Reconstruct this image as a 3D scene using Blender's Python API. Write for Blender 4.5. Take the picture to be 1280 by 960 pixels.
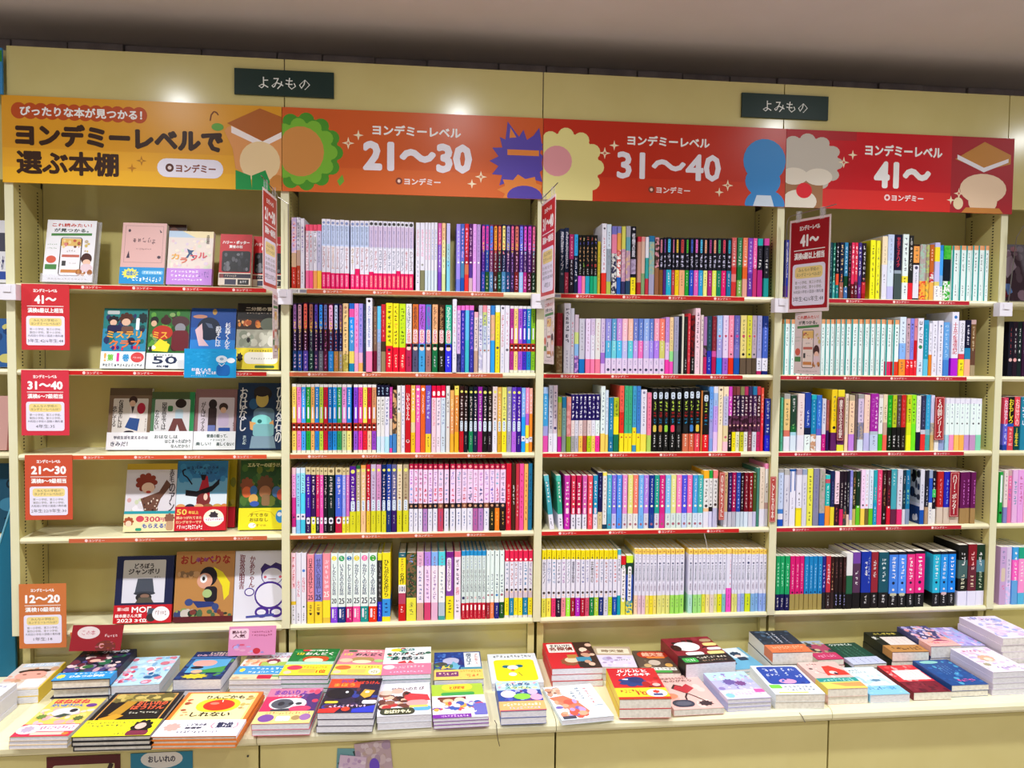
import bpy, math, random, re
from mathutils import Vector, Matrix
R = math.radians
SC = bpy.context.scene
for o in list(bpy.data.objects): bpy.data.objects.remove(o)
COL = SC.collection
# ------------------------------------------------------------------ camera, world, lights, exposure
cam = bpy.data.cameras.new('camera'); cam.lens = 27.072; cam.sensor_width = 36; cam.clip_start = .05
co = bpy.data.objects.new('camera', cam); COL.objects.link(co); SC.camera = co
co.location = (1.3981, -2.7696, 1.7075); co.rotation_euler = (1.5275, -0.0104, -0.1080)
W = bpy.data.worlds.new('world'); SC.world = W; W.use_nodes = True
W.node_tree.nodes['Background'].inputs[0].default_value = (.92, .93, 1, 1)
W.node_tree.nodes['Background'].inputs[1].default_value = .2
def lamp(name, loc, power, size, rot=(0, 0, 0), spread=180, col=(1, .99, 1.0)):
    l = bpy.data.lights.new(name, 'AREA'); l.shape = 'DISK'; l.size = size; l.energy = power; l.color = col; l.spread = R(spread)
    o = bpy.data.objects.new(name, l); COL.objects.link(o); o.location = loc; o.rotation_euler = rot
for x in (-1.0, .275, 1.535, 3.09, 4.4):
    lamp('ceiling_downlight', (x, -.93, 2.815), 13, .12, (R(0), 0, 0), 130)
    lamp('downlight_bulb', (x, -.93, 2.81), 5, .06, (0, 0, 0), 180, (.93, .97, 1))
for x in (-1.2, .6, 2.4, 4.2):
    for y in (-2.4, -3.9): lamp('aisle_fill_lamp', (x, y, 2.815), 28, .2, (R(-20), 0, 0), 165)  # unseen overhead lamps, added as fill for the store's general light
SC.view_settings.view_transform = 'Standard'; SC.view_settings.look = 'None'; SC.view_settings.gamma = 1
SC.view_settings.use_curve_mapping = False; SC.view_settings.exposure = .1
# ------------------------------------------------------------------ materials
MATS = {}
def lin(c): return c / 12.92 if c <= .04045 else ((c + .055) / 1.055) ** 2.4
def rgb(h):
    if len(h) == 3: h = ''.join(c * 2 for c in h)
    return tuple(lin(int(h[i:i + 2], 16) / 255) for i in (0, 2, 4))
def mat(h, rough=.42, kind=''):
    """one procedural material per colour; 'aaa+bbb' is a printed mottle of two colours"""
    k = (h, rough, kind)
    if k in MATS: return MATS[k]
    m = bpy.data.materials.new('paint_' + h + kind); m.use_nodes = True; nt = m.node_tree; b = nt.nodes['Principled BSDF']
    b.inputs['Roughness'].default_value = rough; b.inputs['Specular IOR Level'].default_value = .3
    if '+' in h:
        a, c = h.split('+')
        tc = nt.nodes.new('ShaderNodeTexCoord'); n = nt.nodes.new('ShaderNodeTexVoronoi'); n.inputs['Scale'].default_value = 130
        oi = nt.nodes.new('ShaderNodeObjectInfo'); ad = nt.nodes.new('ShaderNodeVectorMath'); ad.operation = 'ADD'
        nt.links.new(tc.outputs['Object'], ad.inputs[0]); nt.links.new(oi.outputs['Location'], ad.inputs[1]); nt.links.new(ad.outputs[0], n.inputs['Vector'])
        r = nt.nodes.new('ShaderNodeValToRGB'); r.color_ramp.interpolation = 'LINEAR'
        r.color_ramp.elements[0].color = (*rgb(a), 1); r.color_ramp.elements[1].color = (*rgb(c), 1); r.color_ramp.elements[0].position = .35; r.color_ramp.elements[1].position = .6
        sp = nt.nodes.new('ShaderNodeSeparateColor'); nt.links.new(n.outputs['Color'], sp.inputs[0]); nt.links.new(sp.outputs[0], r.inputs[0]); nt.links.new(r.outputs[0], b.inputs['Base Color'])
    else: b.inputs['Base Color'].default_value = (*rgb(h), 1)
    if kind == 'metal': b.inputs['Metallic'].default_value = 1
    if kind == 'clear':
        b.inputs['Transmission Weight'].default_value = .0; b.inputs['Alpha'].default_value = .22
    MATS[k] = m; return m
def noisy(name, a, c, scale, rough, bump=0, stretch=(1, 1, 1)):
    m = bpy.data.materials.new(name); m.use_nodes = True; nt = m.node_tree; b = nt.nodes['Principled BSDF']; b.inputs['Roughness'].default_value = rough
    tc = nt.nodes.new('ShaderNodeTexCoord'); mp = nt.nodes.new('ShaderNodeMapping'); mp.inputs['Scale'].default_value = stretch
    n = nt.nodes.new('ShaderNodeTexNoise'); n.inputs['Scale'].default_value = scale; n.inputs['Detail'].default_value = 5
    r = nt.nodes.new('ShaderNodeValToRGB'); r.color_ramp.elements[0].color = (*rgb(a), 1); r.color_ramp.elements[1].color = (*rgb(c), 1)
    r.color_ramp.elements[0].position = .3; r.color_ramp.elements[1].position = .7
    nt.links.new(tc.outputs['Object'], mp.inputs[0]); nt.links.new(mp.outputs[0], n.inputs['Vector']); nt.links.new(n.outputs['Fac'], r.inputs[0]); nt.links.new(r.outputs[0], b.inputs['Base Color'])
    if bump:
        bp = nt.nodes.new('ShaderNodeBump'); bp.inputs['Strength'].default_value = bump; bp.inputs['Distance'].default_value = .002
        nt.links.new(n.outputs['Fac'], bp.inputs['Height']); nt.links.new(bp.outputs[0], b.inputs['Normal'])
    return m
CREAM = noisy('cream_enamel', 'd4c884', 'd9ce8c', 6, .2, .01)
CREAM_EDGE = noisy('cream_edge_enamel', 'e4e2ba', 'e9e7c6', 6, .28)
CREAM_TOP = noisy('cream_laminate', 'e6e1b8', 'ece7c2', 9, .35)
PLASTER = noisy('mauve_plaster', 'cfc5c2', 'd6ccca', 3, .9, .05)
STONE = noisy('grey_stone_tile', 'a39390', 'c2b2ae', 14, .8, .3)
CARPET = noisy('beige_floor_tile', '9a8f80', 'b0a595', 30, .6)
PAGE = noisy('page_paper', 'd9d4c8', 'f2eee4', 90, .8, 0, (1, 1, 14))
PAGEW = noisy('white_page_paper', 'c8c8d4', 'f0f0f6', 90, .8, 0, (1, 14, 14))
# ------------------------------------------------------------------ mesh collecting
class MB:
    def __init__(s): s.v = []; s.f = []; s.m = []; s.mats = []
    def mi(s, m):
        if m not in s.mats: s.mats.append(m)
        return s.mats.index(m)
    def add(s, vs, fs, m):
        b = len(s.v); s.v += [tuple(p) for p in vs]; k = s.mi(m)
        for f in fs: s.f.append([b + i for i in f]); s.m.append(k)
    def box(s, x0, y0, z0, x1, y1, z1, m):
        s.add([(x0, y0, z0), (x1, y0, z0), (x1, y1, z0), (x0, y1, z0), (x0, y0, z1), (x1, y0, z1), (x1, y1, z1), (x0, y1, z1)],
              [(0, 3, 2, 1), (4, 5, 6, 7), (0, 1, 5, 4), (1, 2, 6, 5), (2, 3, 7, 6), (3, 0, 4, 7)], m)
    def bar(s, prof, x0, x1, m):
        """a closed (y,z) profile swept along x"""
        n = len(prof); vs = [(x0, y, z) for y, z in prof] + [(x1, y, z) for y, z in prof]
        fs = [(i, (i + 1) % n, n + (i + 1) % n, n + i) for i in range(n)] + [tuple(range(n))[::-1], tuple(range(n, 2 * n))]
        s.add(vs, fs, m)
    def tube(s, pts, r, m, n=8):
        pts = [Vector(p) for p in pts]; rings = []
        for i, p in enumerate(pts):
            d = (pts[min(i + 1, len(pts) - 1)] - pts[max(i - 1, 0)]).normalized()
            u = d.orthogonal().normalized(); w = d.cross(u)
            if rings:
                u = (u0 - d * u0.dot(d)).normalized(); w = d.cross(u)
            u0 = u; rings.append([p + r * (math.cos(2 * math.pi * k / n) * u + math.sin(2 * math.pi * k / n) * w) for k in range(n)])
        vs = [q for g in rings for q in g]; fs = []
        for i in range(len(pts) - 1):
            for k in range(n): fs.append((i * n + k, i * n + (k + 1) % n, (i + 1) * n + (k + 1) % n, (i + 1) * n + k))
        fs += [tuple(range(n))[::-1], tuple(range(len(vs) - n, len(vs)))]
        s.add(vs, fs, m)
    def build(s, name, parent=None, loc=None, rot=None):
        me = bpy.data.meshes.new(name); me.from_pydata(s.v, [], s.f)
        for m in s.mats: me.materials.append(m)
        me.polygons.foreach_set('material_index', s.m); me.update()
        o = bpy.data.objects.new(name, me); COL.objects.link(o)
        if parent: o.parent = parent
        if loc: o.location = loc
        if rot: o.rotation_euler = rot
        return o
def tag(o, label=None, cat=None, group=None, kind=None):
    for k, v in (('label', label), ('category', cat), ('group', group), ('kind', kind)):
        if v: o[k] = v
    return o
def empty(name, loc, rot=(0, 0, 0), label=None, cat=None, group=None):
    o = bpy.data.objects.new(name, None); COL.objects.link(o); o.location = loc; o.rotation_euler = rot; o.empty_display_size = .05
    return tag(o, label, cat, group)
# ------------------------------------------------------------------ lettering
GLY = {}
def glyphs(txt, vert, bold):
    k = (txt, vert, bold)
    if k in GLY: return GLY[k]
    c = bpy.data.curves.new('letters', 'FONT'); c.resolution_u = 2 if bold else 1
    if vert: txt = '\n'.join(txt.replace('ー', '丨')); c.align_x = 'CENTER'; c.space_line = .8
    c.body = txt
    o = bpy.data.objects.new('letters', c); COL.objects.link(o)
    me = bpy.data.meshes.new_from_object(o.evaluated_get(bpy.context.evaluated_depsgraph_get()))
    vs = [(v.co.x, v.co.y) for v in me.vertices]; fs = [tuple(p.vertices) for p in me.polygons]
    bpy.data.objects.remove(o); bpy.data.curves.remove(c); bpy.data.meshes.remove(me)
    if not vs: vs = [(0, 0), (1, 0), (1, 1)]; fs = []
    x0 = min(p[0] for p in vs); x1 = max(p[0] for p in vs); y0 = min(p[1] for p in vs); y1 = max(p[1] for p in vs)
    vs = [((x - x0) / max(x1 - x0, 1e-6) - .5, (y - y0) / max(y1 - y0, 1e-6) - .5) for x, y in vs]
    GLY[k] = (vs, fs); return GLY[k]
def scrib(rnd, n, vert=True):
    """illegible lettering: n small clusters of pen strokes in a unit box"""
    vs = []; fs = []
    for i in range(n):
        c = .5 - (i + .5) / n; kind = rnd.random()
        for q in range(rnd.choice((3, 4, 4, 5))):
            t = rnd.uniform(.055, .095); g = rnd.random()
            if g < .42: ax = rnd.uniform(-.45, -.2); bx = rnd.uniform(.2, .45); ay = rnd.uniform(-.42, .42); by = ay + rnd.uniform(-.06, .06)
            elif g < .72: ax = rnd.uniform(-.36, .36); bx = ax + rnd.uniform(-.1, .1); ay = rnd.uniform(-.45, -.05); by = rnd.uniform(.1, .45)
            else: ax = rnd.uniform(-.4, .3); ay = rnd.uniform(-.4, .4); bx = ax + rnd.uniform(.15, .4); by = ay - rnd.uniform(-.4, .4)
            L = math.hypot(bx - ax, by - ay) or 1; nx = -(by - ay) / L * t; ny = (bx - ax) / L * t
            for x, y in ((ax - nx, ay - ny), (bx - nx, by - ny), (bx + nx, by + ny), (ax + nx, ay + ny)):
                x = max(-.5, min(.5, x)); vs.append((x, c + y * .86 / n) if vert else (-c + x * .86 / n, y))
            k = len(vs); fs.append((k - 4, k - 3, k - 2, k - 1))
    return vs, fs
class Art:
    """flat printing on a face w wide and h high: u to the right, v down, in fractions; every operation lies a hair above the one before"""
    def __init__(s, w, h, y=0, seed=1): s.mb = MB(); s.w = w; s.h = h; s.y = y; s.n = 0; s.rnd = random.Random(seed)
    def put(s, uv, faces, m, up=True, st=False):
        s.n += 1 if up else .4
        y = s.y - .00002 * (s.n + 1)
        s.mb.add([(min(max(u, 0), 1) * s.w, y - (i // 4 % 8 * .000002 if st else 0), (1 - min(max(v, 0), 1)) * s.h) for i, (u, v) in enumerate(uv)], faces, m)
    def poly(s, pts, c, up=True): s.put(pts, [tuple(range(len(pts)))], mat(c), up)
    def ell(s, cx, cy, rx, ry, c, up=True, n=22): s.poly([(cx + rx * math.cos(2 * math.pi * k / n), cy + ry * math.sin(2 * math.pi * k / n)) for k in range(n)][::-1], c, up)
    def rr(s, x0, y0, x1, y1, c, f=.5):
        r = min(f, .499) * min((x1 - x0) * s.w, (y1 - y0) * s.h); ru = r / s.w; rv = r / s.h; p = []
        for cx, cy, a in ((x1 - ru, y0 + rv, -90), (x1 - ru, y1 - rv, 0), (x0 + ru, y1 - rv, 90), (x0 + ru, y0 + rv, 180)):
            for k in range(5): t = R(a + k * 22.5); p.append((cx + ru * math.cos(t), cy + rv * math.sin(t)))
        s.poly(p[::-1], c)
    def text(s, xc, yc, w, h, c, t, vert=False, bold=0):
        if t[0] == '~':
            vs, fs = scrib(s.rnd, int(t[1:]), vert); s.put([(xc + x * w, yc - y * h) for x, y in vs], fs, mat(c), True, True); return
        vs, fs = glyphs(t, vert, 0 if not bold else 1e-9)
        em = w * s.w if vert else h * s.h; d = bold * em; du = d / s.w; dv = d / s.h; w -= 2 * du; h -= 2 * dv
        ring = [(math.cos(R(30 * q)), math.sin(R(30 * q))) for q in range(12)]
        for a, b in [(0, 0)] + ring if bold > .03 else ((-1, 0), (1, 0)) if bold else ((0, 0),):
            s.put([(xc + x * w + a * du, yc - y * h + b * dv) for x, y in vs], fs, mat(c), False)
        s.n += 1
    def line(s, c, t, pts):
        for (a, b), (d, e) in zip(pts, pts[1:]):
            du = (d - a) * s.w; dv = (e - b) * s.h; L = math.hypot(du, dv) or 1; nu = -dv / L * t * s.h / s.w / 2; nv = du / L * t / 2
            s.poly([(a + nu, b + nv), (d + nu, e + nv), (d - nu, e - nv), (a - nu, b - nv)], c, False)
        s.n += 1
    def run(s, code):
        for op in code.split(';'):
            a = op.split()
            if not a: continue
            k = a[0]; F = lambda i, j: [float(x) for x in a[i:j]]
            if k == 'r': x0, y0, x1, y1 = F(1, 5); s.poly([(x0, y1), (x1, y1), (x1, y0), (x0, y0)], a[5])
            elif k == 'R': s.rr(*F(1, 5), a[5], float(a[6]) if len(a) > 6 else .3)
            elif k == 'e': s.ell(*F(1, 5), a[5])
            elif k == 'p': s.poly([tuple(map(float, q.split(','))) for q in a[2:]], a[1])
            elif k == 'l': s.line(a[1], float(a[2]), [tuple(map(float, q.split(','))) for q in a[3:]])
            elif k in 'tTB': s.text(*F(1, 5), a[5], ' '.join(a[6:]), False, {'t': 0, 'T': .038, 'B': .06}[k])
            elif k in 'vV': s.text(*F(1, 5), a[5], a[6], True, .03 if k == 'V' else 0)
            elif k == 's':
                x, y, z = F(1, 4); q = z * s.h / s.w
                s.poly([(x + (q if i % 2 == 0 else q * .3) * math.cos(i * math.pi / 4 * 1), y + (z if i % 2 == 0 else z * .3) * math.sin(i * math.pi / 4)) for i in range(8)][::-1], a[4])
            elif k == 'c':     # scalloped cloud: cx cy rx ry lobes colour
                cx, cy, rx, ry = F(1, 5); n = int(a[5]); s.ell(cx, cy, rx * .9, ry * .9, a[6])
                for i in range(n): t = 2 * math.pi * i / n; s.ell(cx + rx * .82 * math.cos(t), cy + ry * .82 * math.sin(t), rx * 2.6 / n + .0, ry * 2.6 / n, a[6], False, 14)
            elif k == 'z':     # spiky star: cx cy rx ry points colour
                cx, cy, rx, ry = F(1, 5); n = int(a[5]); s.poly([(cx + rx * (1 if i % 2 else .72) * math.cos(math.pi * i / n), cy + ry * (1 if i % 2 else .72) * math.sin(math.pi * i / n)) for i in range(2 * n)][::-1], a[6])
            elif k == 'k':     # strewn dabs: n x0 y0 x1 y1 size colours...
                n = int(a[1]); x0, y0, x1, y1, z = F(2, 7)
                for i in range(n):
                    x = s.rnd.uniform(x0, x1); y = s.rnd.uniform(y0, y1); q = z * s.rnd.uniform(.5, 1.2)
                    s.ell(min(max(x, x0 + q * .6), x1 - q * .6), min(max(y, y0 + q * .6), y1 - q * .6), q * s.rnd.uniform(.5, 1.1), q * s.rnd.uniform(.4, .9), a[7 + i % (len(a) - 7)], i % 3 == 0, 9)
    def build(s, name, parent): return s.mb.build(name, parent)
# ------------------------------------------------------------------ colour words for labels
def cword(h):
    h = h.split('+')[0]; r, g, b = (int(c, 16) / 15 for c in h); mx = max(r, g, b); mn = min(r, g, b); d = mx - mn
    if d < .14: return 'white' if mx > .86 else 'pale grey' if mx > .66 else 'grey' if mx > .36 else 'black'
    hu = (60 * ((g - b) / d) if mx == r else 60 * ((b - r) / d) + 120 if mx == g else 60 * ((r - g) / d) + 240) % 360
    n = 'red' if hu < 14 or hu >= 346 else 'orange' if hu < 38 else 'yellow' if hu < 66 else 'green' if hu < 160 else 'teal' if hu < 192 else 'blue' if hu < 244 else 'purple' if hu < 290 else 'pink'
    if n == 'orange' and mx < .75: n = 'brown'
    if n == 'orange' and d < .45: n = 'cream'
    if n == 'yellow' and d < .3: n = 'cream'
    if mx < .34: return 'dark ' + n
    if d < .28 and n != 'cream': return 'pale ' + n
    return n
ORD = 'first second third fourth fifth sixth seventh eighth ninth tenth eleventh twelfth thirteenth fourteenth fifteenth sixteenth seventeenth eighteenth nineteenth'.split()
TEN = {20: 'twenti', 30: 'thirti', 40: 'forti', 50: 'fifti'}
def ordi(n):
    if n < 20: return ORD[n - 1]
    t = n // 10 * 10
    return TEN[t] + 'eth' if n == t else TEN[t][:-1] + 'y-' + ORD[n % 10 - 1]
ROWS = ['', 'top', 'second', 'third', 'fourth', 'bottom']; ROWZ = [0, 1.918, 1.627, 1.337, 1.049, .723]
BOARD = {2: 'the 21-30 board', 3: 'the 31-40 board', 4: 'the 41 board', 5: 'the blank end bay'}
# ------------------------------------------------------------------ structure: room
def struct(name, mb): return tag(mb.build(name), kind='structure')
m = MB(); m.box(-4, -6, -.05, 8, .6, 0, CARPET); struct('floor', m)
m = MB(); m.box(-4, -6, 2.84, 8, .6, 2.92, PLASTER); struct('ceiling', m)
m = MB(); m.box(-4, .33, 0, 8, .45, 2.84, PLASTER); struct('wall_back', m)
m = MB(); x = -1.0; rnd = random.Random(5)
while x < 5:
    w = rnd.choice((.19, .2, .24, .28, .17)); m.box(x, .305 + rnd.uniform(0, .012), 2.68, x + w - .007, .33, 2.838, STONE); x += w
struct('trim_1', m)
# ------------------------------------------------------------------ bookcases
BAYS = {0: -.9, 1: 0, 2: .9, 3: 1.8, 4: 2.7, 5: 3.6}
STRIP = {1: ['c22', 'c22', 'd53', 'c64', 'd74'], 2: ['c64'] * 4 + [None], 3: ['c22'] * 4 + [None], 4: ['b23'] * 4 + [None]}
BNAME = {0: 'half-hidden cream bookcase beyond the yellow board, by the teal panel', 1: 'cream bookcase with face-out books under the yellow board', 2: 'cream bookcase packed with spines under the orange 21-30 board',
         3: 'cream bookcase packed with spines under the red 31-40 board', 4: 'cream bookcase packed with spines under the crimson 41 board', 5: 'cream bookcase cut off at the end, with no board on top'}
RND = random.Random(11)
def shelfprof(z, d): return [(d, z - .02), (.006, z - .02), (.001, z - .017), (-.002, z - .010), (.001, z - .003), (.006, z), (d, z)]
for b, X in BAYS.items():
    x0 = X + .0145; x1 = X + .8855
    if b == 0: x0 = -.5
    if b == 5: x1 = 4.2
    root = empty('bookcase', (0, .045 if b == 0 else 0, 0), label=BNAME[b], cat='bookcase')
    m = MB(); m.box((x0 if b == 0 else X + .002), -.006, 2.27, x1 if b == 5 else X + .898, .012, 2.70, CREAM); m.build('header_panel', root)
    m = MB(); m.box(x0, .197, .60, x1, .207, 2.60, CREAM); m.build('back_panel', root)
    m = MB(); m.box(x0, .012, 2.585, x1, .197, 2.60, CREAM); m.build('top_panel', root)
    for r in range(1, 6):
        z = ROWZ[r]; m = MB(); m.bar(shelfprof(z, .197), x0, x1, CREAM_TOP); sh = m.build('shelf_board', root)
        c = STRIP.get(b, [None] * 5)[r - 1]
        if c:
            s0 = x0 + (.16 if b == 1 and r < 5 else .06 if r == 1 and b in (2, 3) else .0); s1 = x1 - .03 - (.09 if b > 1 else .02)
            if b == 1 and r == 5: s0, s1 = x0 + .16, x0 + .25
            L = s1 - s0; a = Art(L, .014); a.mb.box(0, 0, 0, L, .0012, .014, mat(c)); a.y = 0
            n = max(1, round(L / .172))
            for i in range(n):
                u = (i + .5) / n; a.ell(u - .026 / L, .5, .005 / L, .36, 'fdd'); a.text(u + .008 / L, .5, .052 / L, .62, 'fee', 'ヨンデミー', False, .02)
            a.mb.build('label_strip', sh, (s0, -.0036, z - .0172))
            if r == 1 and b in (2, 3):
                a = Art(.058, .014); a.mb.box(0, 0, 0, .058, .0012, .014, mat('ddd')); a.run('t .3 .5 .4 .75 222 1004;r .62 .15 1 .85 889'); a.mb.build('price_tag', sh, (x0, -.0036, z - .0172))
    # frame under the lowest shelf
    m = MB(); a0 = x0 - .009 if b else x0; a1 = x1 + .009 if b != 5 else x1
    m.box(a0, .025, .50, a0 + .024, .19, .700, CREAM); m.build('lower_post', root)
    m = MB(); m.box(a1 - .024, .025, .50, a1, .19, .700, CREAM); m.build('lower_post', root)
    m = MB(); m.box(a0 + .025, .05, .50, a1 - .025, .062, .699, CREAM); m.build('lower_panel', root)
for i in range(5):
    X = .9 * i; m = MB()
    root = empty('slotted_upright', (X, 0, 0), label=['slotted cream upright beside the teal panel, end of the shelving', 'slotted cream upright between yellow and orange boards', 'slotted cream upright between orange 21-30 and red 31-40 boards', 'slotted cream upright between red and crimson boards', 'slotted cream upright at the end of the crimson board'][i], cat='upright')
    m.box(-.0132, .0, .712, .0132, .197, 2.268, CREAM); m.build('side_panel', root)
    m = MB(); m.box(-.0138, -.003, .712, .0138, -.0002, 2.268, CREAM_EDGE); m.build('front_edge', root)
    m = MB(); BL = mat('1a160c', .8)
    for sx in (-1, 1):
        for y in (.036, .156):
            z = .74
            while z < 2.25:
                ok = all(abs(z - (q - .01)) > .016 for q in ROWZ[1:])
                x = sx * .0134
                if ok: m.add([(x, y, z), (x, y + .009, z), (x, y + .009, z + .0045), (x, y, z + .0045)], [(0, 1, 2, 3)], BL)
                z += .0115
    m.build('slot_pattern', root)
# ------------------------------------------------------------------ display table and base cabinets
tt = empty('display_table_top', (0, 0, 0), label='long cream table top carrying the flat stacks of books', cat='table top')
ZT = .562
PR = [(.02, ZT), (-.448, ZT), (-.459, ZT - .004), (-.466, ZT - .013), (-.466, ZT - .026), (-.459, ZT - .036), (-.448, ZT - .040), (.02, ZT - .040)]
for p, q in ((-.085, .897), (.899, 1.797), (1.799, 2.697), (2.699, 3.597), (3.599, 4.3)):
    m = MB(); m.bar(PR, p, q, CREAM_TOP); m.build('top_section', tt)
for i, (p, q) in enumerate(((-.085, .897), (.903, 1.797), (1.803, 2.697), (2.703, 3.597), (3.603, 4.3))):
    c = empty('base_cabinet', ((p + q) / 2, -.2, 0), label='cream base cabinet below the table, ' + ['with picture-book posters stuck on it', 'with a purple notice stuck on it', 'plain, under the book with the white envelope cover', 'plain, under the red-framed book', 'at the end under the tall lilac stack'][i], cat='cabinet')
    hw = (q - p) / 2
    m = MB(); m.box(-hw, -.20, .08, hw, .2, .513, mat('2a2412', .8)); m.build('carcass', c)
    m = MB(); m.box(-hw, -.24, .09, hw, -.201, .515, CREAM); fp = m.build('front_panel', c)
    m = MB(); m.box(-hw, -.17, 0, hw, .19, .079, mat('3a362e')); m.build('plinth', c)
    if i == 0:
        m = MB(); m.tube([(hw - .03, -.2425, .485), (hw - .03, -.239, .485)], .003, mat('333')); m.build('lock', fp)
# ------------------------------------------------------------------ a book standing spine out
def spine_book(kind, x, w, h, z, style, label, cat, group, yoff=0, lean=0, hard=False, seed=0):
    ops = style.split(';'); zones = []; rnd = random.Random(seed)
    for t in ops[0].split():
        q = re.match(r'([0-9a-f]{3}(?:\+[0-9a-f]{3})?)(\d*)$', t); zones.append((q[1], float(q[2] or 100)))
    tot = sum(p for _, p in zones); d = min(max(.64 * h, .10), .158)
    g = .0006; x += g; w -= 2 * g
    y0 = .010 + rnd.uniform(-.002, .003) + yoff
    root = empty(kind, (x, y0, z + .0003), (0, R(lean), 0), label, cat, group)
    t = .0018 if hard else .0007; c = min(.0012, w * .2)
    pf = [(0, d), (0, c), (c, 0), (w - c, 0), (w, c), (w, d), (w - t, d), (w - t, t), (t, t), (t, d)]; n = len(pf)
    m = MB(); zz = h; lv = [h]
    for _, p in zones: zz -= h * p / tot; lv.append(max(zz, 0))
    lv[-1] = 0
    for i, (cc, _) in enumerate(zones):
        M = mat(cc); a, b = lv[i], lv[i + 1]
        vs = [(px, py, b) for px, py in pf] + [(px, py, a) for px, py in pf]
        fs = [(k, (k + 1) % n, n + (k + 1) % n, n + k) for k in range(n)]
        if i == 0: fs.append(tuple(range(n, 2 * n)))
        if i == len(zones) - 1: fs.append(tuple(range(n))[::-1])
        m.add(vs, fs, M)
    m.build('cover', root)
    m = MB(); e = .003 if hard else .0004; m.box(t + .0001, t + .0002, e, w - t - .0001, d - e - .0006, h - e, PAGE); m.build('page_block', root)
    if len(ops) > 1:
        a = Art(w - 2 * c, h, 0, seed)
        for o in ops[1:]:
            f = o[1:].split(','); k = o[0]; col = f[0][:3]
            if k == 'o':
                f = [o[1:4]] + o[4:].lstrip(',').split(','); r = float(f[2]) / 2; a.ell(.5, float(f[1]) / 100, r, r * a.w / a.h, f[0])
            elif k == 'b':
                v0, v1, rw = map(float, f[1:4]); off = float(f[4]) if len(f) > 4 else 0
                if len(f) > 5: a.poly([(.5 + off - rw / 2, v1 / 100), (.5 + off + rw / 2, v1 / 100), (.5 + off + rw / 2, v0 / 100), (.5 + off - rw / 2, v0 / 100)], col)
                else: a.rr(.5 + off - rw / 2, v0 / 100, .5 + off + rw / 2, v1 / 100, col, .4)
            elif k == 't':
                v0, v1 = float(f[1]) / 100, float(f[2]) / 100; tx = f[3]; rw = float(f[4]) if len(f) > 4 else .7; off = float(f[5]) if len(f) > 5 else 0
                hh = v1 - v0
                if tx.isdigit(): a.text(.5 + off, (v0 + v1) / 2, rw, min(hh, rw * a.w / a.h * 1.1), col, tx, False, .025)
                else: a.text(.5 + off, (v0 + v1) / 2, rw, hh, col, tx, True, .02)
        o = a.build('spine_lettering', root); o.location = (c, 0, 0)
    return root
def side_print(root, code, h):
    a = Art(.13, h, 0, 5); a.run(code); o = a.build('cover_print', root); o.rotation_euler = (0, 0, R(-90)); o.location = (-.0001, .1302, 0)
KIND = {2: ('story_book', 'book'), 3: ('paperback_book', 'book'), 4: ('novel', 'book'), 5: ('magazine_book', 'book')}
def shelf_row(b, r, sizes):
    for i, st in enumerate(S[b, r]):
        x, w, h = sizes[3 * i:3 * i + 3]; style, *ex = (st,) if isinstance(st, str) else st; ex = list(ex) + ['', 0]; zs = re.findall(r'([0-9a-f]{3})(?:\+[0-9a-f]{3})?(\d*)(?=\s|$)', style.split(';')[0])
        big = max(zs, key=lambda q: float(q[1] or 100))[0]; foot = zs[-1][0]; bw, fw = cword(big), cword(foot)
        noun = 'hardback' if b == 2 else 'paperback' if b == 3 else 'novel' if b == 4 else 'book'
        lab = f"{bw} {noun}" + (f" with {fw} foot" if fw != bw else '') + f", {ordi(i + 1)} in the {ROWS[r]} row under {BOARD[b]}"
        bk = spine_book(KIND[b][0], x / 1000, w / 1000, h / 1000, ROWZ[r], style, lab, 'book', f"spine-out books on the {ROWS[r]} shelf under {BOARD[b]}", ex[1] if ex[0] == 'tall' else 0, ex[1] if ex[0] == 'lean' else 0, b == 2 and r > 1 or 'hc' in ex, b * 10000 + r * 1000 + i)
        if ex[0] == 'side': side_print(bk, ex[1], h / 1000)
# styles: "zones;ops"  zones: hexPCT from the top ; ops: tHEX,a,b,text[,relw]  oHEX,zc,relw  bHEX,a,b,relw (rounded label)
def wak(t,h=24,c='a44'): return f"eef8 cdf30 eef{62-h} e16{h};t247,9,36,わかったさんの,.62;t{c},40,{76-h+22-4},{t},.72;bf59,{79},{97},.78;tffe,80,96,~7,.4;o89c,5,.8"
def kom(t,c='247',h=24): return f"eef8 dce30 eef{62-h} e16{h};t77b,11,40,こまったさんの,.55;t{c},43,{76-h+20},{t},.75;bf57,79,97,.78;tffe,80,96,~7,.4;o444,4.5,.9"
def dark(top,mid='eef',foot='223',base='213',m2='ec4'): return f"{base}70 {foot}30;b{top},2,38,.8;t{base},4,37,~6,.6;t{m2},26,44,~3,.7;t{mid},40,70,~6,.5;t{mid},74,96,~4,.6"
def meit(a,top,tc,foot,ft='eef'): return f"{top}58 {foot}42;t{tc},3,36,{a},.72;bfff,37,57,.8;td25,37,57,名探偵,.72;ofdc,65,.85;b211,59,63,.8;t{ft},76,92,~4,.45"
def face(c,foot=None,cap='eee',b='eef'): return f"{cap}4 {c}52 b3212 {foot or c}28 eed4;t{'fff' if c[0] in '01234' else '335'},7,30,~7,.55;b{b},33,50,.45;b211,58,61,.8;bfff,61.5,63.5,.7;b211,64,67,.45;t{'223'},72,92,~5,.4"
def circ(c,foot=None,tc='fee',lab='def',top=None): return f"{top or c}5 {c}63 {foot or c}32;oee7,8,.75;t{tc},14,46,~7,.62;o{tc},49,.5;b{lab},52,68,.72;t447,53,67,~4,.35;t{'ddd' if (foot or c)[0] in '012345' else '554'},74,88,~4,.3"
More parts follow.
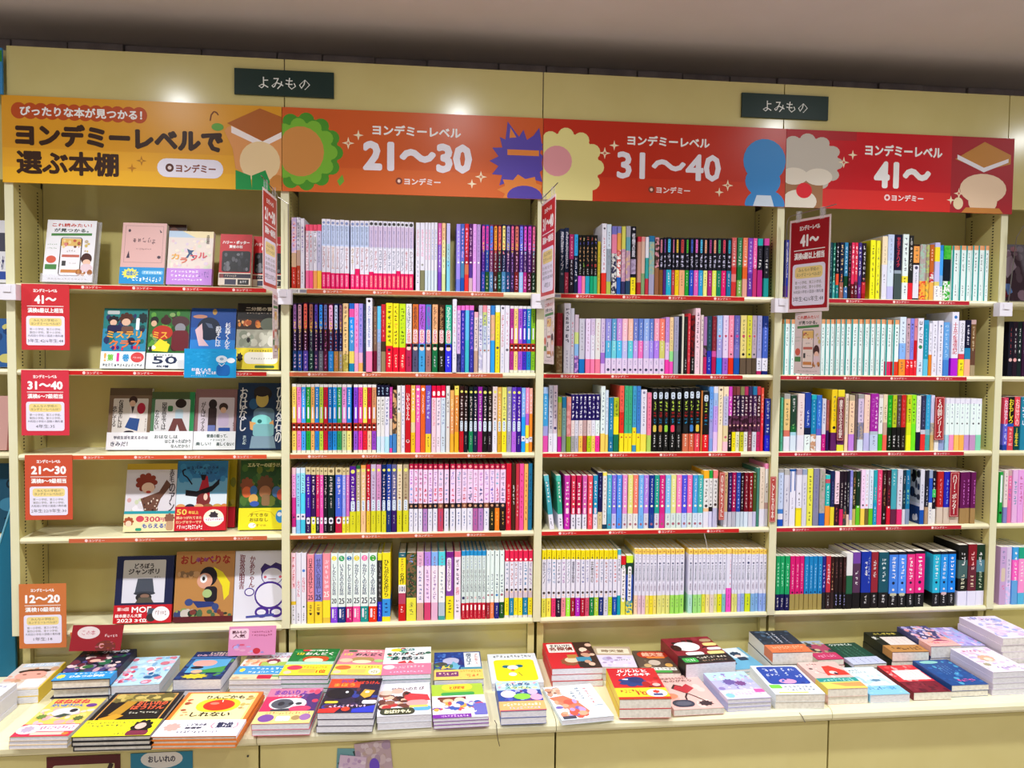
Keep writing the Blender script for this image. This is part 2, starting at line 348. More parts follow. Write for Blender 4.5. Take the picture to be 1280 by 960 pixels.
def grey(c,foot,mid=None,tc='fee',lab='eef'): return f"dc911 {c}{64} {foot}25;o764,5,.6;t{tc},13,42,~7,.6;t{tc},46,62,~5,.3;b{lab},76,86,.75;o335,81,.5;t{'eee' if foot[0] in '0123' else '553'},88,97,~3,.3"
def redtop(a,b,foot='eef',ft='247',d='533'): return f"b148 fdf50 {d}8 {foot}34;ofaa,4,.6;t{a},10,33,~3,.85;t{b},34,57,~3,.9;o{'da8'},62,.6;t{ft},70,92,~4,.4"
def sci(t,n,cc,foot,tc='236'): return f"eff14 eff63 {foot}23;o{cc},7,.85;tffe,4,10,~2,.4;t{tc},15,60,{t},.62;t224,63,74,{n},.85;beef,80,93,.28,-.2;tffe,80,96,~5,.2,.2"
def den(n,c): return f"29d7 dee69 c1324;t68b,9,26,~4,.4;t335,27,60,おんどく伝記,.62;t{c},61,76,{n},.8;bfff,79,87,.5;teaa,88,98,~4,.4"
def four(foot): return f"eff14 eff57 fff{5} {foot}24;o234,6,.35;t357,34,62,~5,.6;o{'a67' if foot!='228' else '48c'},65,.7;tdde,80,93,~4,.4"
def rt6(a,foot,c='b78'): return f"e2516 eef44 dcd{10} {foot}26 eee4;offf,13,.6;t{a},18,52,~5,.7;o{'322'},58,.7;ofdb,61,.5;t{'333' if foot=='fe2' else 'fff'},74,92,~5,.4"
def blk(top,foot,base='112'): return f"{base}56 {foot}44;b{top},3,26,.55;t{base},4,25,~5,.35;tddf,29,52,~3,.75;t{'fff' if foot[0] in '0123bce' else '453'},60,84,~5,.35"
def nav(foot,mid): return f"21645 {mid}27 {foot}28;teef,4,42,~5,.75;o{'fff'},5,.5;t889,50,68,~4,.35;t{'554' if foot[0] in 'abdf' else 'fdd'},76,94,~4,.35"
def bks(lab,foot='111'): return f"111{72} {foot}28;bdef,6,17,.75;t226,7,16,~2,.5;tce5,20,36,~3,.6;tb22,37,46,~2,.75;t28b,47,56,~2,.65;b{lab},58,69,.7;t{'fff' if foot=='111' else 'ffe'},73,93,~5,.4"
def past(c,foot='def',tc=None): return f"{c}{72} {foot}28;t{tc or 'fff'},6,52,~9,.4;offd,58,.55;t77a,75,86,~3,.3;o{'a67'},92,.6"
def yel(foot,tc,tt='~6'): return f"fe114 eef58 {foot}28;tb90,3,11,~3,.5;o664,12,.45;t{tc},17,50,{tt},.75;o{'433'},64,.7;ofdc,68,.5;t{'fff' if foot[0] in '0123ab' else '443'},75,94,~5,.4"
def tok(foot,g='1年生',t='日本の物語'): return f"fd68 eef63 {foot}29;oc83,4,.5;t99b,9,17,~2,.5;o236,22,.5;t246,25,50,{t},.6;t647,53,64,{g},.6;t465,76,90,~3,.3"
def iwa(c='eff',foot=None): 
    z="ea78 eff92" if not foot else f"ea78 eff67 {foot}25"
    return z+f";b199,0,100,.3,-.36,q;t345,13,48,~6,.32,.15;t678,{'70' if not foot else '78'},93,~4,.25,.15"
def dk(c,foot='111',lab=None): return f"112{5} {c}{70} {foot}25;tfff,9,50,~6,.55;o124,56,.35;o{'eee' if foot=='111' else 'fff'},68,.3;tddd,78,95,~4,.35"+(f";b{lab},74,79,.8" if lab else '')
def pl(c,foot=None,tc='446',ft=None,a=8,b=60,n=7,rw=.45,top=None,tt=None):
    z=(f"{top}10 {c}{62}" if top else f"{c}72")+f" {foot or c}28"
    return z+f";t{tc},{a},{b},{tt or '~%d'%n},{rw}"+(f";t{ft},76,94,~4,.4" if ft else '')
S={}
# bay 2 -------------------------------------------------------------
S[2,1]=[
("fde+dcf50 db920 c3230;td47,6,42,~6,.6;tfdd,74,95,~4,.4"),("eef+ccd46 ca922 b4232;t557,6,42,~6,.6;tfdd,74,95,~4,.4"),
("eef;t75b,10,50,~7,.6;t446,76,94,~4,.4"),(pl('ecd+fef','f7a','c46',top='e57')),(pl('dde','f59','c33',top='e57')),(pl('eef','fa6','211',top='e57',tt='チョコレート',rw=.7)),(pl('cce','fc4','68a',top='e57')),
(wak('アップルパイ')),(wak('ショートケーキ')),(wak('アイスクリーム',23,'c83')),(wak('シュークリーム',23)),(wak('プリン',23,'779')),(wak('ホットケーキ',23)),
(wak('クッキー',22,'b94')),(wak('マドレーヌ',30)),(wak('ドーナツ',22)),(wak('クレープ',22)),
(kom('ハンバーグ','644',26)),(kom('オムレツ','b56')),(kom('コロッケ')),(kom('スパゲティ','946')),(kom('シチュー')),(kom('サンドイッチ')),(kom('ラーメン','247',28)),(kom('グラタン')),(kom('サラダ','b56')),(kom('カレーライス','534')),
("eef;td8a,10,50,ルルとララの,.6;t88a,55,90,~5,.4"),("eef70 88630 ;te8b,10,50,ルルとララの,.6;oaaa,62,.6"),("eef70 def30;te7a,10,55,ルルとララの,.6"),("eef70 def30;te7a,10,55,ルルとララの,.6"),("eef70 def30;t68d,10,55,ルルとララの,.6"),("eef70 def30;t68d,10,55,ルルとララの,.6"),
("d6b32 96d40 74c28;tfff,6,66,~9,.45"),("fc925 fea25 efc25 dea25;t765,6,66,~9,.45"),("ccf30 ade25 8df45;t557,30,66,~6,.45"),
("a9f82 78e18;teef,8,55,~8,.5;offf,57,.6"),("46c40 67d15 48b25 15b20;tfcf,5,50,~8,.7;offf,57,.6"),("d2340 b1320 d7515 e3325;tfbe,5,50,~8,.7;offf,57,.6"),("51645 62715 53920 dbc20;tfcf,5,50,~8,.7;offf,57,.6"),("eaf;tb7d,8,55,~8,.4;offf,57,.6"),("b9d;t86b,8,55,~8,.4;offf,57,.6"),
(dark('e5a','c8e','24a','418')),(dark('e3a','cc9','152','14a','4af')),(dark('48f','eef','58b','736','f7a')),(dark('fa3','def','411','612','f66')),(dark('f75','8ed','142','413')),(dark('fe8','ccf','48b','124','f66')),(dark('99d','fce','147','315')),(dark('e69','c9f','325','314')),(dark('d76','fbe','711','413')),(dark('78f','dcf','9cf','428','fff')),(dark('e5d','fdf','b28','426','9cf')),(dark('d4c','fbf','412','416','fae')),(dark('f7a','efe','132','524','4cf')),
]
S[2,2]=[
(dark('96a','dbe','136')),(dark('c9a','fdb','249')),(dark('e65','fcf','54a','302')),(dark('a65','bdc','133','213')),(dark('54b','eac','325')),(dark('39f','9bb','667','203')),(dark('67b','d7b','513','312','d72')),(dark('fbe','8bf','28d','413')),(dark('cdf','e88','b84','125')),(dark('967','9bf','a97','214')),
("ec915 fd960 dc7+ba425;t875,8,85,~9,.6;ob86,6,.6"),("26c8 e5a12 29f20 49d30 ed618 18b12;tdef,22,60,~5,.6"),("f9d72 eac28;td3a,6,64,~8,.6"),("a9e72 ebd15 fb613;t56c,6,64,~8,.6"),("346;t689,8,60,~6,.5"),
("eef72 f8b28;o211,4,.55;t46b,10,66,大きい一年生と小さな二年生,.6","tall",-.016),
("86568 71332;tca8,8,60,~8,.5"),("6cf35 9be20 aab45;t568,40,92,~9,.3"),("c2355 43215 98630;tf99,8,50,~6,.4"),
("fe262 e1338;t342,4,58,~8,.7;b423,66,70,.5;tffd,72,94,~5,.5"),("fe264 e1336;t431,4,26,~4,.7;td93,27,38,~2,.7;t432,39,60,~4,.7;tffd,74,94,~5,.45"),("ce264 e1336;t231,4,26,~4,.7;t8b2,27,38,~2,.7;t231,39,60,~4,.7;tffd,74,94,~5,.5"),
(meit('うえきばちと','eee','447','b25','411')),(meit('あめあがりの','d73','423','557','112')),(meit('そんなわけで','b6e','423','4ae','124')),(meit('青い海で','58c','a3d','a77','323')),(meit('むかしむかし','fb8','222','174')),(meit('もしかしたら','421','da7','221')),(meit('ひるもよるも','3b9','eff','33e')),
("eef;te9b,8,52,~8,.55;t9ac,56,84,~5,.5","tall",-.014),
("f7d7 ecf65 336+55828;t64b,10,66,~8,.6"),("f7d7 33b60 34b33;tc9f,10,66,~8,.55;t88f,74,94,~4,.4"),("f7d7 6cf45 4cd48"),("f7d7 44b60 33a33;tc8f,10,66,~8,.7;t88f,74,94,~4,.4"),("fbc9 edd55 ca936;t335,12,60,~7,.6"),
("ccd15 eef+cce82 fff3;t44a,18,62,~8,.7;oc66,67,.5"),("f9a10 cd820 cde40 eef30;t55b,14,60,~8,.7;oa65,67,.6"),("eef;te36,4,14,~2,.7;t48c,16,60,~7,.7;ob86,67,.6"),("38d14 db8+eb938 3af48"),("eff10 fe354 fe236;tbb4,14,58,~8,.5;o456,63,.7;t886,68,94,~5,.3"),("eef;o445,4,.7;tc46,14,62,ほしうらない,.6;t9ad,70,94,~5,.4"),("eef;tc8a,8,60,~8,.5;o667,66,.7"),
(face('b39')),(face('fd8')),(face('a5d')),(face('43c')),(face('18c')),(face('8c2')),
]
S[2,3]=[(face('fd6')),(face('f8c')),(face('4af')),(face('2a3')),(face('fb6')),(face('28d')),(face('bd4')),(face('c13')),(face('17c')),(face('29e')),(face('3a6')),(face('e9d','cda')),(face('28d','fe8')),
(face('84d','95d')),(face('e49','e3a')),(face('fe5','e23')),(face('c13','fca')),(face('d96','94c')),
("11317 eee59 cef24;tbdf,3,15,~3,.7;t444,20,60,~7,.65"),("11317 eee59 def24;tbdf,3,15,~3,.7;t444,20,60,~7,.65"),("11317 eef59 bef24;tbdf,3,15,~3,.7;t359,20,60,~7,.65"),("c4a48 dcb25 48d20 e4a7;tf8d,6,44,~6,.5"),("da7+54370 48c30"),("eee40 edb60;t445,8,40,~4,.7;tb97,50,92,~6,.5"),("eef;t68a,8,60,~9,.5;t99b,72,94,~4,.5"),
("c12;tfff,12,52,いやいやえん,.7;offf,83,.7;oc12,83,.5;o223,82,.35"),("fc635 fd520 eda15 fc230;offf,6,.5;tfff,10,40,~5,.5;t543,74,90,~4,.4"),("f6b;offf,6,.7;tfff,14,55,~7,.6"),("e62;offf,6,.8;tfff,14,42,うえへまいり,.5"),("75c72 fd328;tcdf,8,50,~7,.7;t554,76,92,~4,.4"),
("e0418 fde82;bfff,8,15,.7;te57,20,60,ももちゃんシリーズ,.7;t777,76,92,~4,.5"),("e0418 fef82;bfff,8,15,.7;t88a,20,60,~7,.7;t777,76,92,~4,.5"),("e0418 def82;bfff,8,15,.7;t89c,20,60,~7,.7;t777,76,92,~4,.5"),("eee;t433,10,40,~5,.7;oa57,62,.5"),("fb630 fa640 fb330;tffe,14,66,~8,.6"),("fe614 e9455 fb231;o543,4,.4;tffd,16,60,~8,.6"),
(circ('311','c12')),(circ('211','112')),(circ('122','185')),(circ('113','124')),(circ('92a','a17')),(circ('112','111')),(circ('211','212')),(circ('edd','eef','754')),(circ('eb5','da2')),(circ('ee7','fe2','675')),(circ('99b','aab')),(circ('64c','b6e')),(circ('41a','318')),("8bf45 2af30 eef8 2af17;tdef,8,42,~6,.6;o223,79,.5"),("f9c40 b6d18 fe420 eef8 fd314;tfef,8,38,~6,.6;o223,79,.5"),("fba40 f9336 eef8 f9316;tfef,8,40,~6,.6;o223,79,.5"),
]
S[2,4]=[("fcd10 fae35 d3925 c2820 eef10;t947,10,45,~7,.6;o336,75,.6"),("def8 9df62 eef9 8cf21;t57b,10,60,~8,.6;o336,74,.6"),("def8 9ef30 5df32 eef9 4ce21;t469,10,40,~8,.6;o336,74,.6"),
(grey('41a','315')),(grey('315','ee3')),(grey('d26','123')),(grey('e5b','f6b')),(grey('112','112')),(grey('022','111')),(grey('46d','c14')),(grey('9af','ee3')),(grey('d7c','ed3')),
(circ('519','dd2')),(circ('ba8','dd2',top='263')),(circ('ec9','fc9',top='fa5')),(circ('c13','ec3')),(circ('cbd','dd2','979')),(circ('d9c','dd2','979')),(circ('026','dd2')),(circ('24a','137')),(circ('669','316')),(circ('edb','dd2','865')),(circ('ba8','dd2','865'))]
_a=['b6d','c5a','b59','c6b','b6c','a8c','9ac','8ac','99d','7ac','99c','bbc','c9c','c8d','a9d','99d','7bd','88a']
_b=['6ae','d36','c44','c46','63c','d35','d56','69c','d57','9ac','c67','358','d68','248','c8d','55c','c47','569']
_f=['eef']*18; _f[3]='b8c'; _f[6]='c46'; _f[12]='b6a'; _f[13]='b8c'; _f[15]='221'; _f[16]='f82'; _f[17]='211'
for i in range(18): S[2,4].append((redtop(_a[i],_b[i],_f[i],'fc6' if _f[i] in('221','211','f82') else '46a',['433','223','854','311'][i%4])))
S[2,4]+=[("d13;tfaa,30,90,~9,.5"),("42110 42190;tfff,32,62,~5,.5"),("c34;tfcc,30,80,~8,.5"),("f5a;t912,14,85,~9,.5"),("fb6;t642,12,85,~9,.5"),("17a;t136,12,85,~9,.4")]
S[2,5]=[("fde50 eef18 ec35 eef27;tc46,5,50,~5,.7;t444,74,95,~4,.4"),("eef;td68,38,62,大さん,.7;t444,84,96,~4,.4"),("eef;o58d,25,.7;td68,34,56,おばけ,.7;o265,76,.4;t444,84,96,~4,.4"),
("f9a68 fd332;t534,6,56,日本の昔ばなし,.75;t224,57,67,25,.8;t543,72,86,~4,.6;o432,86,.4"),("88d68 fd332;t447,6,56,せかいの昔話し,.75;t224,57,67,25,.8;t543,72,86,~4,.6;o432,86,.4"),("f9a67 fe325 ec48;tfde,8,52,~6,.75;tfff,54,63,25,.8"),
(sci('しんたいのお話','20','fe3','84e')),(sci('いきもののお話','25','3a6','138')),(sci('むしのお話','20','27b','c17')),(sci('かがくのお話','25','ed4','f5a')),(sci('かがくのお話','25','f7b','199')),(sci('かがくのお話','25','3a3','e31')),
("ee310 33361 22c29;taaa,12,66,~7,.6;tddf,74,94,~4,.4"),("fe267 39e26 fe27;t342,10,64,ひらがな名作ら,.7;t127,72,88,~3,.5"),
("2677 fe240 fff12 b4616 c1125;tfff,2,5,~2,.7;t963,8,28,~6,.5;t232,29,46,名作,.75;t247,49,57,101,.8;tfdd,78,88,~3,.5"),("353+86466 ee62 ee432;t112,28,64,おんどく,.6;t8ae,4,16,~2,.6;t664,72,92,~6,.5"),
("ebd20 fef54 da926;t979,5,22,~4,.5;t78b,26,70,~7,.6"),("b8e20 fdf54 d4726;t979,5,22,~4,.5;t97b,26,70,~7,.6"),("8bf20 fef54 ebd26;t979,5,22,~4,.5;t97b,26,70,~7,.6"),("5de20 fff54 bcd20 4aa6;t979,5,22,~4,.5;t9ab,26,70,~7,.6"),
("7188 84a57 fe235;bfef,9,58,.6,-.12;t536,11,55,お母さんのはなし,.45,-.12;t443,70,90,~5,.5"),("e798 fef92;t446,10,50,~6,.6;td57,52,64,名作,.65;t667,70,90,~4,.6"),
(den('1','336')),(den('2','b57')),(den('3','335')),(den('4','fcc')),(den('5','336')),(den('6','c69')),
(four('a23')),(four('f85')),(four('228')),(four('152')),
(rt6('68a','fe2')),(rt6('b55','18b')),(rt6('a66','fe2')),(rt6('88b','fe2')),(rt6('48b','18b')),(rt6('96b','fe2'))]
# bay 3 -------------------------------------------------------------
S[3,1]=[("12460 23440;teef,4,64,流れ星キャンプ,.75;o889,70,.6"),("12468 b3532;teef,6,62,ひかる石のおはなし,.8;tfbc,74,94,~4,.6"),("a2642 21258;tfbc,4,38,~6,.4;tdde,42,86,~6,.5"),("3ae36 12464;t136,4,32,~5,.4;teef,38,80,~6,.7")]
for i,f in enumerate([('c5d'),('f8a'),('2ac'),('0a7'),('3b8')]): S[3,1].append((f"11170 {f}30;t{['d86','dc8','d65','c54','db9'][i]},3,10,~1,.6;t55b,11,17,~1,.7;tda7,19,46,~4,.6;t{['eee','9c5','c34','b24','d54'][i]},48,56,~1,.7;tccc,57,68,~3,.5"))
S[3,1]+=[("cb3;t653,10,80,~8,.4"),("eef70 e3230;o445,7,.5;tc67,18,66,~8,.45",'',-.012),("def35 9ab47 bc518;t889,10,60,~6,.4"),("77c12 e8a28 ddd+33560"),("88c10 ea525 d66+fff40 26c25"),("dd635 c9b+dbc50 33620"),("aab16 6ab20 b9b+db944 24620"),
("11248 98a+bac22 1125 fe225;odde,4,.5;teef,10,45,怪物の館,.75;t443,78,94,~4,.6"),("c349 c9870 b3321"),("e998 dba55 8a737"),("eef36 3aa36 c3428;tdff,8,34,~4,.5"),("27a10 bb9+8bb55 aac35"),("d9a+43245 96440;t222,10,40,~6,.4"),
(blk('d89','852')),(blk('85b','528')),(blk('4cf','2bd')),(blk('d7a','c45')),(blk('ec4','fd1')),(blk('d44','fb8')),(blk('5c3','2a3')),(blk('46d','25d')),(blk('f7d','e6c')),(blk('5cf','2ae')),(blk('fb9','ff9')),(blk('b49','b28')),(blk('fa8','ef6')),(blk('4b7','086')),(blk('e46','e17')),(blk('3ac','17a')),
("d6650 d3312 e8813 d3325;tfcc,4,30,~6,.6;tfff,30,48,~3,.7"),("38550 17322 8b528;tbed,4,30,~6,.6;tfff,30,48,~3,.7;tffe,74,95,~4,.5"),("f8650 e6220 ea930;tfdb,4,30,~6,.6;tfff,30,48,~3,.7"),("84c60 63a40;tccf,4,60,~8,.6;teef,68,88,~4,.5"),("f6b50 c3750;tfcd,4,30,~6,.6;tfff,30,52,~3,.7"),("1bb12 11242 b2846;t667,16,34,~4,.5;teee,35,52,~3,.75"),("d4a12 11256 19932;t667,16,34,~4,.5;teee,35,52,~3,.75;o888,58,.4")]
S[3,2]=[("81255 986+75345;ta34,10,45,~4,.6"),("dde;t335,6,56,~8,.7;t99b,66,94,~6,.4"),("ccd;tc46,20,62,~7,.6;t88b,70,94,~5,.4"),("cbc30 cd820 8be20 c9d+75a30"),("ccd74 17c26;t889,6,60,~8,.4"),("edf74 f7a26;tb9b,6,60,~8,.4"),("dce30 eef44 f8b26;tb9b,6,60,~8,.4"),("eee74 f8a26;tc99,6,60,~8,.4"),("dce62 a7d20 ecf18;t96c,6,60,~8,.4")]
_p=[('99e','5be'),('6ad','7de'),('c9e','5cf'),('fcd','ccf'),('fcb','6de'),('78d','caf'),('68d','f7c'),('9bf','cbf'),('68d','a9f'),('fac','b8f'),('f87','dd7')]
for a,b in _p: S[3,2].append((f"{a}40 {b}32 edf28;tfff,6,60,~9,.35;t88b,76,84,~3,.4;o446,93,.6"))
S[3,2]+=[("c9e45 ecf30 f4b25;t97c,6,60,~8,.4"),("fda40 ed920 9e918 f5c22;tb86,6,60,~8,.4"),("aac60 9ab40;t88a,6,60,~8,.5"),("112"),("eed"),("222;t464,10,60,~6,.4;teee,72,94,~4,.5"),("d34;tfcc,10,80,~8,.3"),("811+30170 11130;t511,10,60,~6,.4;teee,72,94,~4,.5"),
("fde;t646,6,60,~8,.6;t99a,66,92,~4,.3"),("edd;t647,6,45,~5,.6"),("a7b50 858+43320 c2630"),("24560 23b40;t58a,6,60,~8,.4;t9bf,70,94,~4,.5"),("82360 d5a10 b1530;tb66,6,60,~8,.4"),("acf40 aae32 19e28;teef,6,60,~8,.4;oc46,35,.5"),("edf72 a6d28;tb9d,6,60,~8,.4;oc46,35,.5;t64a,74,94,~4,.5"),("f9b72 e3128;tfde,6,60,~8,.4;oc46,35,.5;o333,66,.4"),("66b50 77c22 15b28;taad,6,60,~8,.4;oc49,35,.6"),("ed872 65428;t775,6,60,~8,.4;oc46,35,.5;o222,66,.5"),("dd472 65428;t775,6,60,~8,.4;oc46,35,.5;o453,66,.5"),("bab72 54328;t878,6,60,~8,.4;oc46,35,.5;o445,66,.5"),("aad72 eef22 b266;t88a,6,60,~8,.4;t667,76,92,~4,.6"),("24a20 46c52 eef22 1276;t9af,10,60,~8,.4;t667,76,92,~4,.6")]
S[3,3]=[("acf10 4ae50 aae15 e5b25;tcef,12,50,~6,.5"),("ccd72 eef28;t447,6,66,~8,.6;t668,76,90,~4,.4"),("dcd72 eef28;t447,6,50,~6,.6;o336,64,.8"),("9c310 cb662 c2a28;t752,20,60,~6,.4"),("28b20 8bb50 9aa30;t357,20,60,~6,.4"),("e9810 eaa+d8862 8a228")]
for f,m in zip(['aaa','bbc','fc5','b43','bd1','fd6','f3a'],['edd','dde','edd','caa','edd','eef','eff']): S[3,3].append((nav(f,m)))
S[3,3]+=[("eff72 fd628;t357,8,68,~9,.5"),("def72 fd628;t67a,10,60,~7,.4"),("28b72 17a28;tcef,10,60,~8,.4;tdef,80,94,~2,.5"),("bc235 fe233 17532;t332,6,34,~4,.7"),
("f6540 e3232 fe228;t933,6,60,~8,.5;oc53,78,.5"),("4b872 fe228;t275,6,60,~9,.4;oc53,78,.5"),("4b872 fe228;t275,6,60,~9,.4;oc53,78,.5"),("4ad63 fe227 49c10;t247,6,60,~9,.4;oc53,70,.5"),("48d72 fe228;t247,6,60,~9,.4;oc53,78,.5"),("eef72 fe528;o88a,5,.5;t88a,12,60,~7,.4"),("f8a72 bd628;tc47,6,62,~8,.5")]
for i,(l,f) in enumerate([('dc5','111'),('c84','111'),('9d4','111'),('f46','111'),('333','111'),('222','d75'),('48d','d64'),('ec4','e45')]): S[3,3].append((bks(l,f)))
S[3,3]+=[("d84"),(bks('111','e12')),("6af20 8bf30 aae30 8ae20;t46a,6,55,~8,.4"),("eef10 acf20 caf40 ecf30;t97c,20,60,~8,.4"),("fec;o655,5,.6;t886,12,60,~9,.5"),("fec15 cce45 eda25 fcd15;t78a,12,60,~9,.5;oc67,78,.6")]
for i,(t,f,b) in enumerate([('d4c','111','d4c'),('733','fe1','413'),('844','eec','314'),('885','cc2','324'),('b36','eee','413'),('336','845','414'),('27a','dde','425'),('c34','c26','412')]): S[3,3].append((f"{t}13 {b}{32} 635+31225 {f}30;tfee,14,46,~6,.75;ofcb,60,.5;t{'333' if f[0] in 'fecd' else 'fdd'},74,94,~5,.6"))
S[3,3]+=[("e5440 e3460;tfdc,8,60,~8,.5"),("23a70 22e30;tcdf,3,40,~6,.7;tdef,48,66,~3,.7;t9af,74,94,~4,.5")]
S[3,4]=[("6cd10 4ab62 eef28;tfff,10,50,~6,.65;t335,78,94,~3,.6",'lean',-7),("5cb10 3a860 eef28;tfff,10,50,~6,.65;t335,78,94,~3,.6",'lean',-3.2)]
for c,f in [('c3a','c2b'),('d35','eef'),('c15','eef'),('d6b','eef'),('f56','f56'),('29c','eef')]: S[3,4].append((f"{c}10 {c}62 {f}28;tfff,10,46,~5,.65;offd,53,.55;bfde,60,71,.6;t{'335' if f=='eef' else 'fdd'},77,94,~3,.65"))
S[3,4]+=[("11570 dc930;t89c,6,45,~6,.4;t755,74,94,~4,.5"),("fe66 eee86 1468;t976,8,80,~10,.5")]
for c,f in [('5bd','4ac'),('87e','ccf'),('59f','59f'),('e9d','dde'),('ee8','eee'),('f87','eee'),('7bf','7bf'),('b8e','dde'),('139','149'),('2a9','dde'),('d28','d39'),('8cf','dee'),('ee9','dee'),('f8c','dee'),('55e','cdf'),('f7b','dee'),('4ae','def'),('4bb','def')]: S[3,4].append((past(c,f)))
S[3,4]+=[("fb214 eee52 fc96 eef28;t443,16,56,~6,.6;o444,62,.6"),("2a414 eee50 2228 ddf28;t333,16,56,~6,.6;o222,60,.7"),("f8814 eee52 cce34;t555,16,56,~6,.6;o433,60,.7")]
S[3,4]+=[("db872 dde28;t553,3,40,~5,.5"),("31572 ccd28;tccf,5,66,~9,.5"),("a0572 bbc28;tfdd,5,66,~9,.5"),("24a72 cde28;tbcf,5,66,~9,.5"),("20172 cde28;teee,5,66,~9,.5"),("70272 def28;tecc,5,66,~9,.5"),("80172 dde28;teee,5,66,~9,.5"),("45272 cce28;tcc9,5,30,~4,.5"),("487"),("edc70 eef30;ta97,6,60,~8,.4"),("f9c8 eee54 caa10 dde28;t644,30,50,~2,.5")]
_c=['446','36a','28b','446','a7b','79a','335','a79','56a','88b','333','d77','68a','a66','89b','c55']
_f5=['ee5','fe5','e37','213','f9a','af4','a13','b2c','b03','d57','084','bd4','138','dde','ce3','05b']
S[3,5]=[(yel(_f5[i],_c[i],['ホモソン','トムソーヤ','~6','~6','~6','ジェイン','讃美歌','~6','~6','~6','若草の','~6','~6','~6','~6','~6'][i] if i!=0 else 'かモンノ')) for i in range(16)]
S[3,5]+=[("5bd8 eef62 0ab30;t457,14,48,~5,.7"),("d1215 2756 eef50 ee529;bfff,16,78,.75;t223,17,76,~8,.6"),("df312 14320 25b44 39a+fe424;bfff,18,76,.6;t223,19,74,~8,.5")]
_t5=[('fdb','1年生'),('ecd','2年生'),('ecd','5年生'),('fe7','6年生'),('fe3','1年生'),('fe7','2年生'),('ee8','3年生'),('ee8','5年生'),('ee8','6年生'),('ae6','1年生'),('ae6','4年生'),('ae6','3年生'),('bed','4年生'),('ae8','6年生'),('ae8','6年生'),('ee4','1年生'),('fe9','3年生'),('edc','4年生'),('ee9','5年生'),('ee1','1年生'),('8cc','2年生'),('ee8','1年生'),('ee8','3年生'),('bbf','4年生'),('9be','1年生'),('de2','2年生'),('8be','3年生'),('8be','4年生'),('9bf','5年生'),('9bf','6年生')]
for i,(f,g) in enumerate(_t5):
    S[3,5].append((tok(f,g,'日本の名作' if i<15 else 'せかいの名作')))
    if i==20: S[3,5].append(("fd68 eef54 f5c38;td57,4,60,~6,.25,.3;t846,64,92,~5,.4"))
# bay 4 -------------------------------------------------------------
S[4,1]=[("23a80 53920;teef,4,66,青い鳥文庫シリーズ,.7"),("022;tcde,8,90,~8,.4"),("145;t9cc,8,50,~8,.4;t8ee,60,90,~4,.4"),("06570 4aa30;tbfe,4,92,~9,.8"),("11256 e5320 08824;teef,4,54,~6,.75;tddf,80,92,~2,.7"),("12474 a6530;tfd9,3,52,~6,.8;tf95,55,72,~2,.7;tfff,78,90,~2,.7"),("38b60 04220 47b20;tcef,4,58,~6,.7;teff,76,92,~2,.7"),("211;ta57,4,80,~8,.7"),("e3670 71225;tfff,4,58,~6,.75;tfff,76,92,~2,.7"),("e3570 62330;tfff,4,58,~6,.75;t437,65,72,~1,.7;tddf,76,92,~2,.7"),("43875 72825;tfff,4,58,~6,.7;tddf,76,92,~2,.6"),("21270 c2320 a1110;tfff,4,58,~6,.7;tfa9,62,75,~2,.7"),
("ff2;t773,8,64,~6,.5;t442,72,94,~6,.35"),("ff3;t775,8,94,~6,.4"),("fec45 eef55;tba8,14,45,~5,.4;t779,60,74,~2,.4"),("cdf40 def40 ccf20;t89b,6,60,~8,.25"),("11355 9ab5 45540;te45,4,50,宇宙ヒッチハイク,.5"),("eff64 fe410 eff26;t446,4,56,~7,.55;t333,66,74,~2,.5;t457,78,92,~3,.4"),("22274 e2326;teee,4,56,~8,.5;o999,12,.6"),("2113 fa530 2114 eef60 3333;t664,6,30,~3,.6;o446,42,.6;t679,50,70,~4,.4"),("acb+baa66 fb4+e4334"),("bc7+a9866 fc4+ca534"),("c6250 eee+c2318 fb532;tfdc,6,30,~4,.5"),("ccf8 fe325 ccf35 ed77 fff25;t669,76,94,~5,.6"),("28d10 4af45 8be20 fff25;t669,76,94,~5,.6"),("3b3+5c425 01240 3b3+fff35")]
for i in range(6): S[4,1].append((iwa()))
S[4,2]=[iwa() for i in range(18)]
S[4,2]+=[(iwa(foot='e26')),(iwa(foot='e31')),("def45 8bf27 f9328;t78a,6,60,~8,.4;t765,76,94,~4,.6"),("cab72 e2328;t544,14,60,~6,.5;o222,11,.5;tfff,74,86,~2,.8"),("88e72 e2328;t225,14,60,~6,.4;o224,11,.5;tfff,74,86,~2,.8"),("d8938 c1234 e2328;o312,14,.5;tfff,74,86,~2,.8"),("eef72 def28;t345,4,44,~4,.7;o385,50,.7;t558,76,94,~4,.6"),("39c8 19b62 6ce30;t9df,14,66,~9,.3"),("eef60 e8240;t667,14,56,~6,.4"),("eef;t446,6,66,~9,.4;tb77,76,94,~4,.4"),("eef;t446,6,66,~9,.4;o27a,10,.4;t668,70,94,~4,.4"),("6ae70 48d30;tbdf,4,66,~8,.7"),
("eef72 b2d28;o27c,8,.5;tc24,16,66,十五少年漂流記,.75"),("eef60 d4510 fe230;t555,4,56,クリスマスキャロル,.6;t443,74,92,~3,.6"),("11350 28b20 fb930;teef,8,46,~6,.5"),("caa8 75345 64330 a9720;tdca,10,56,~7,.5")]
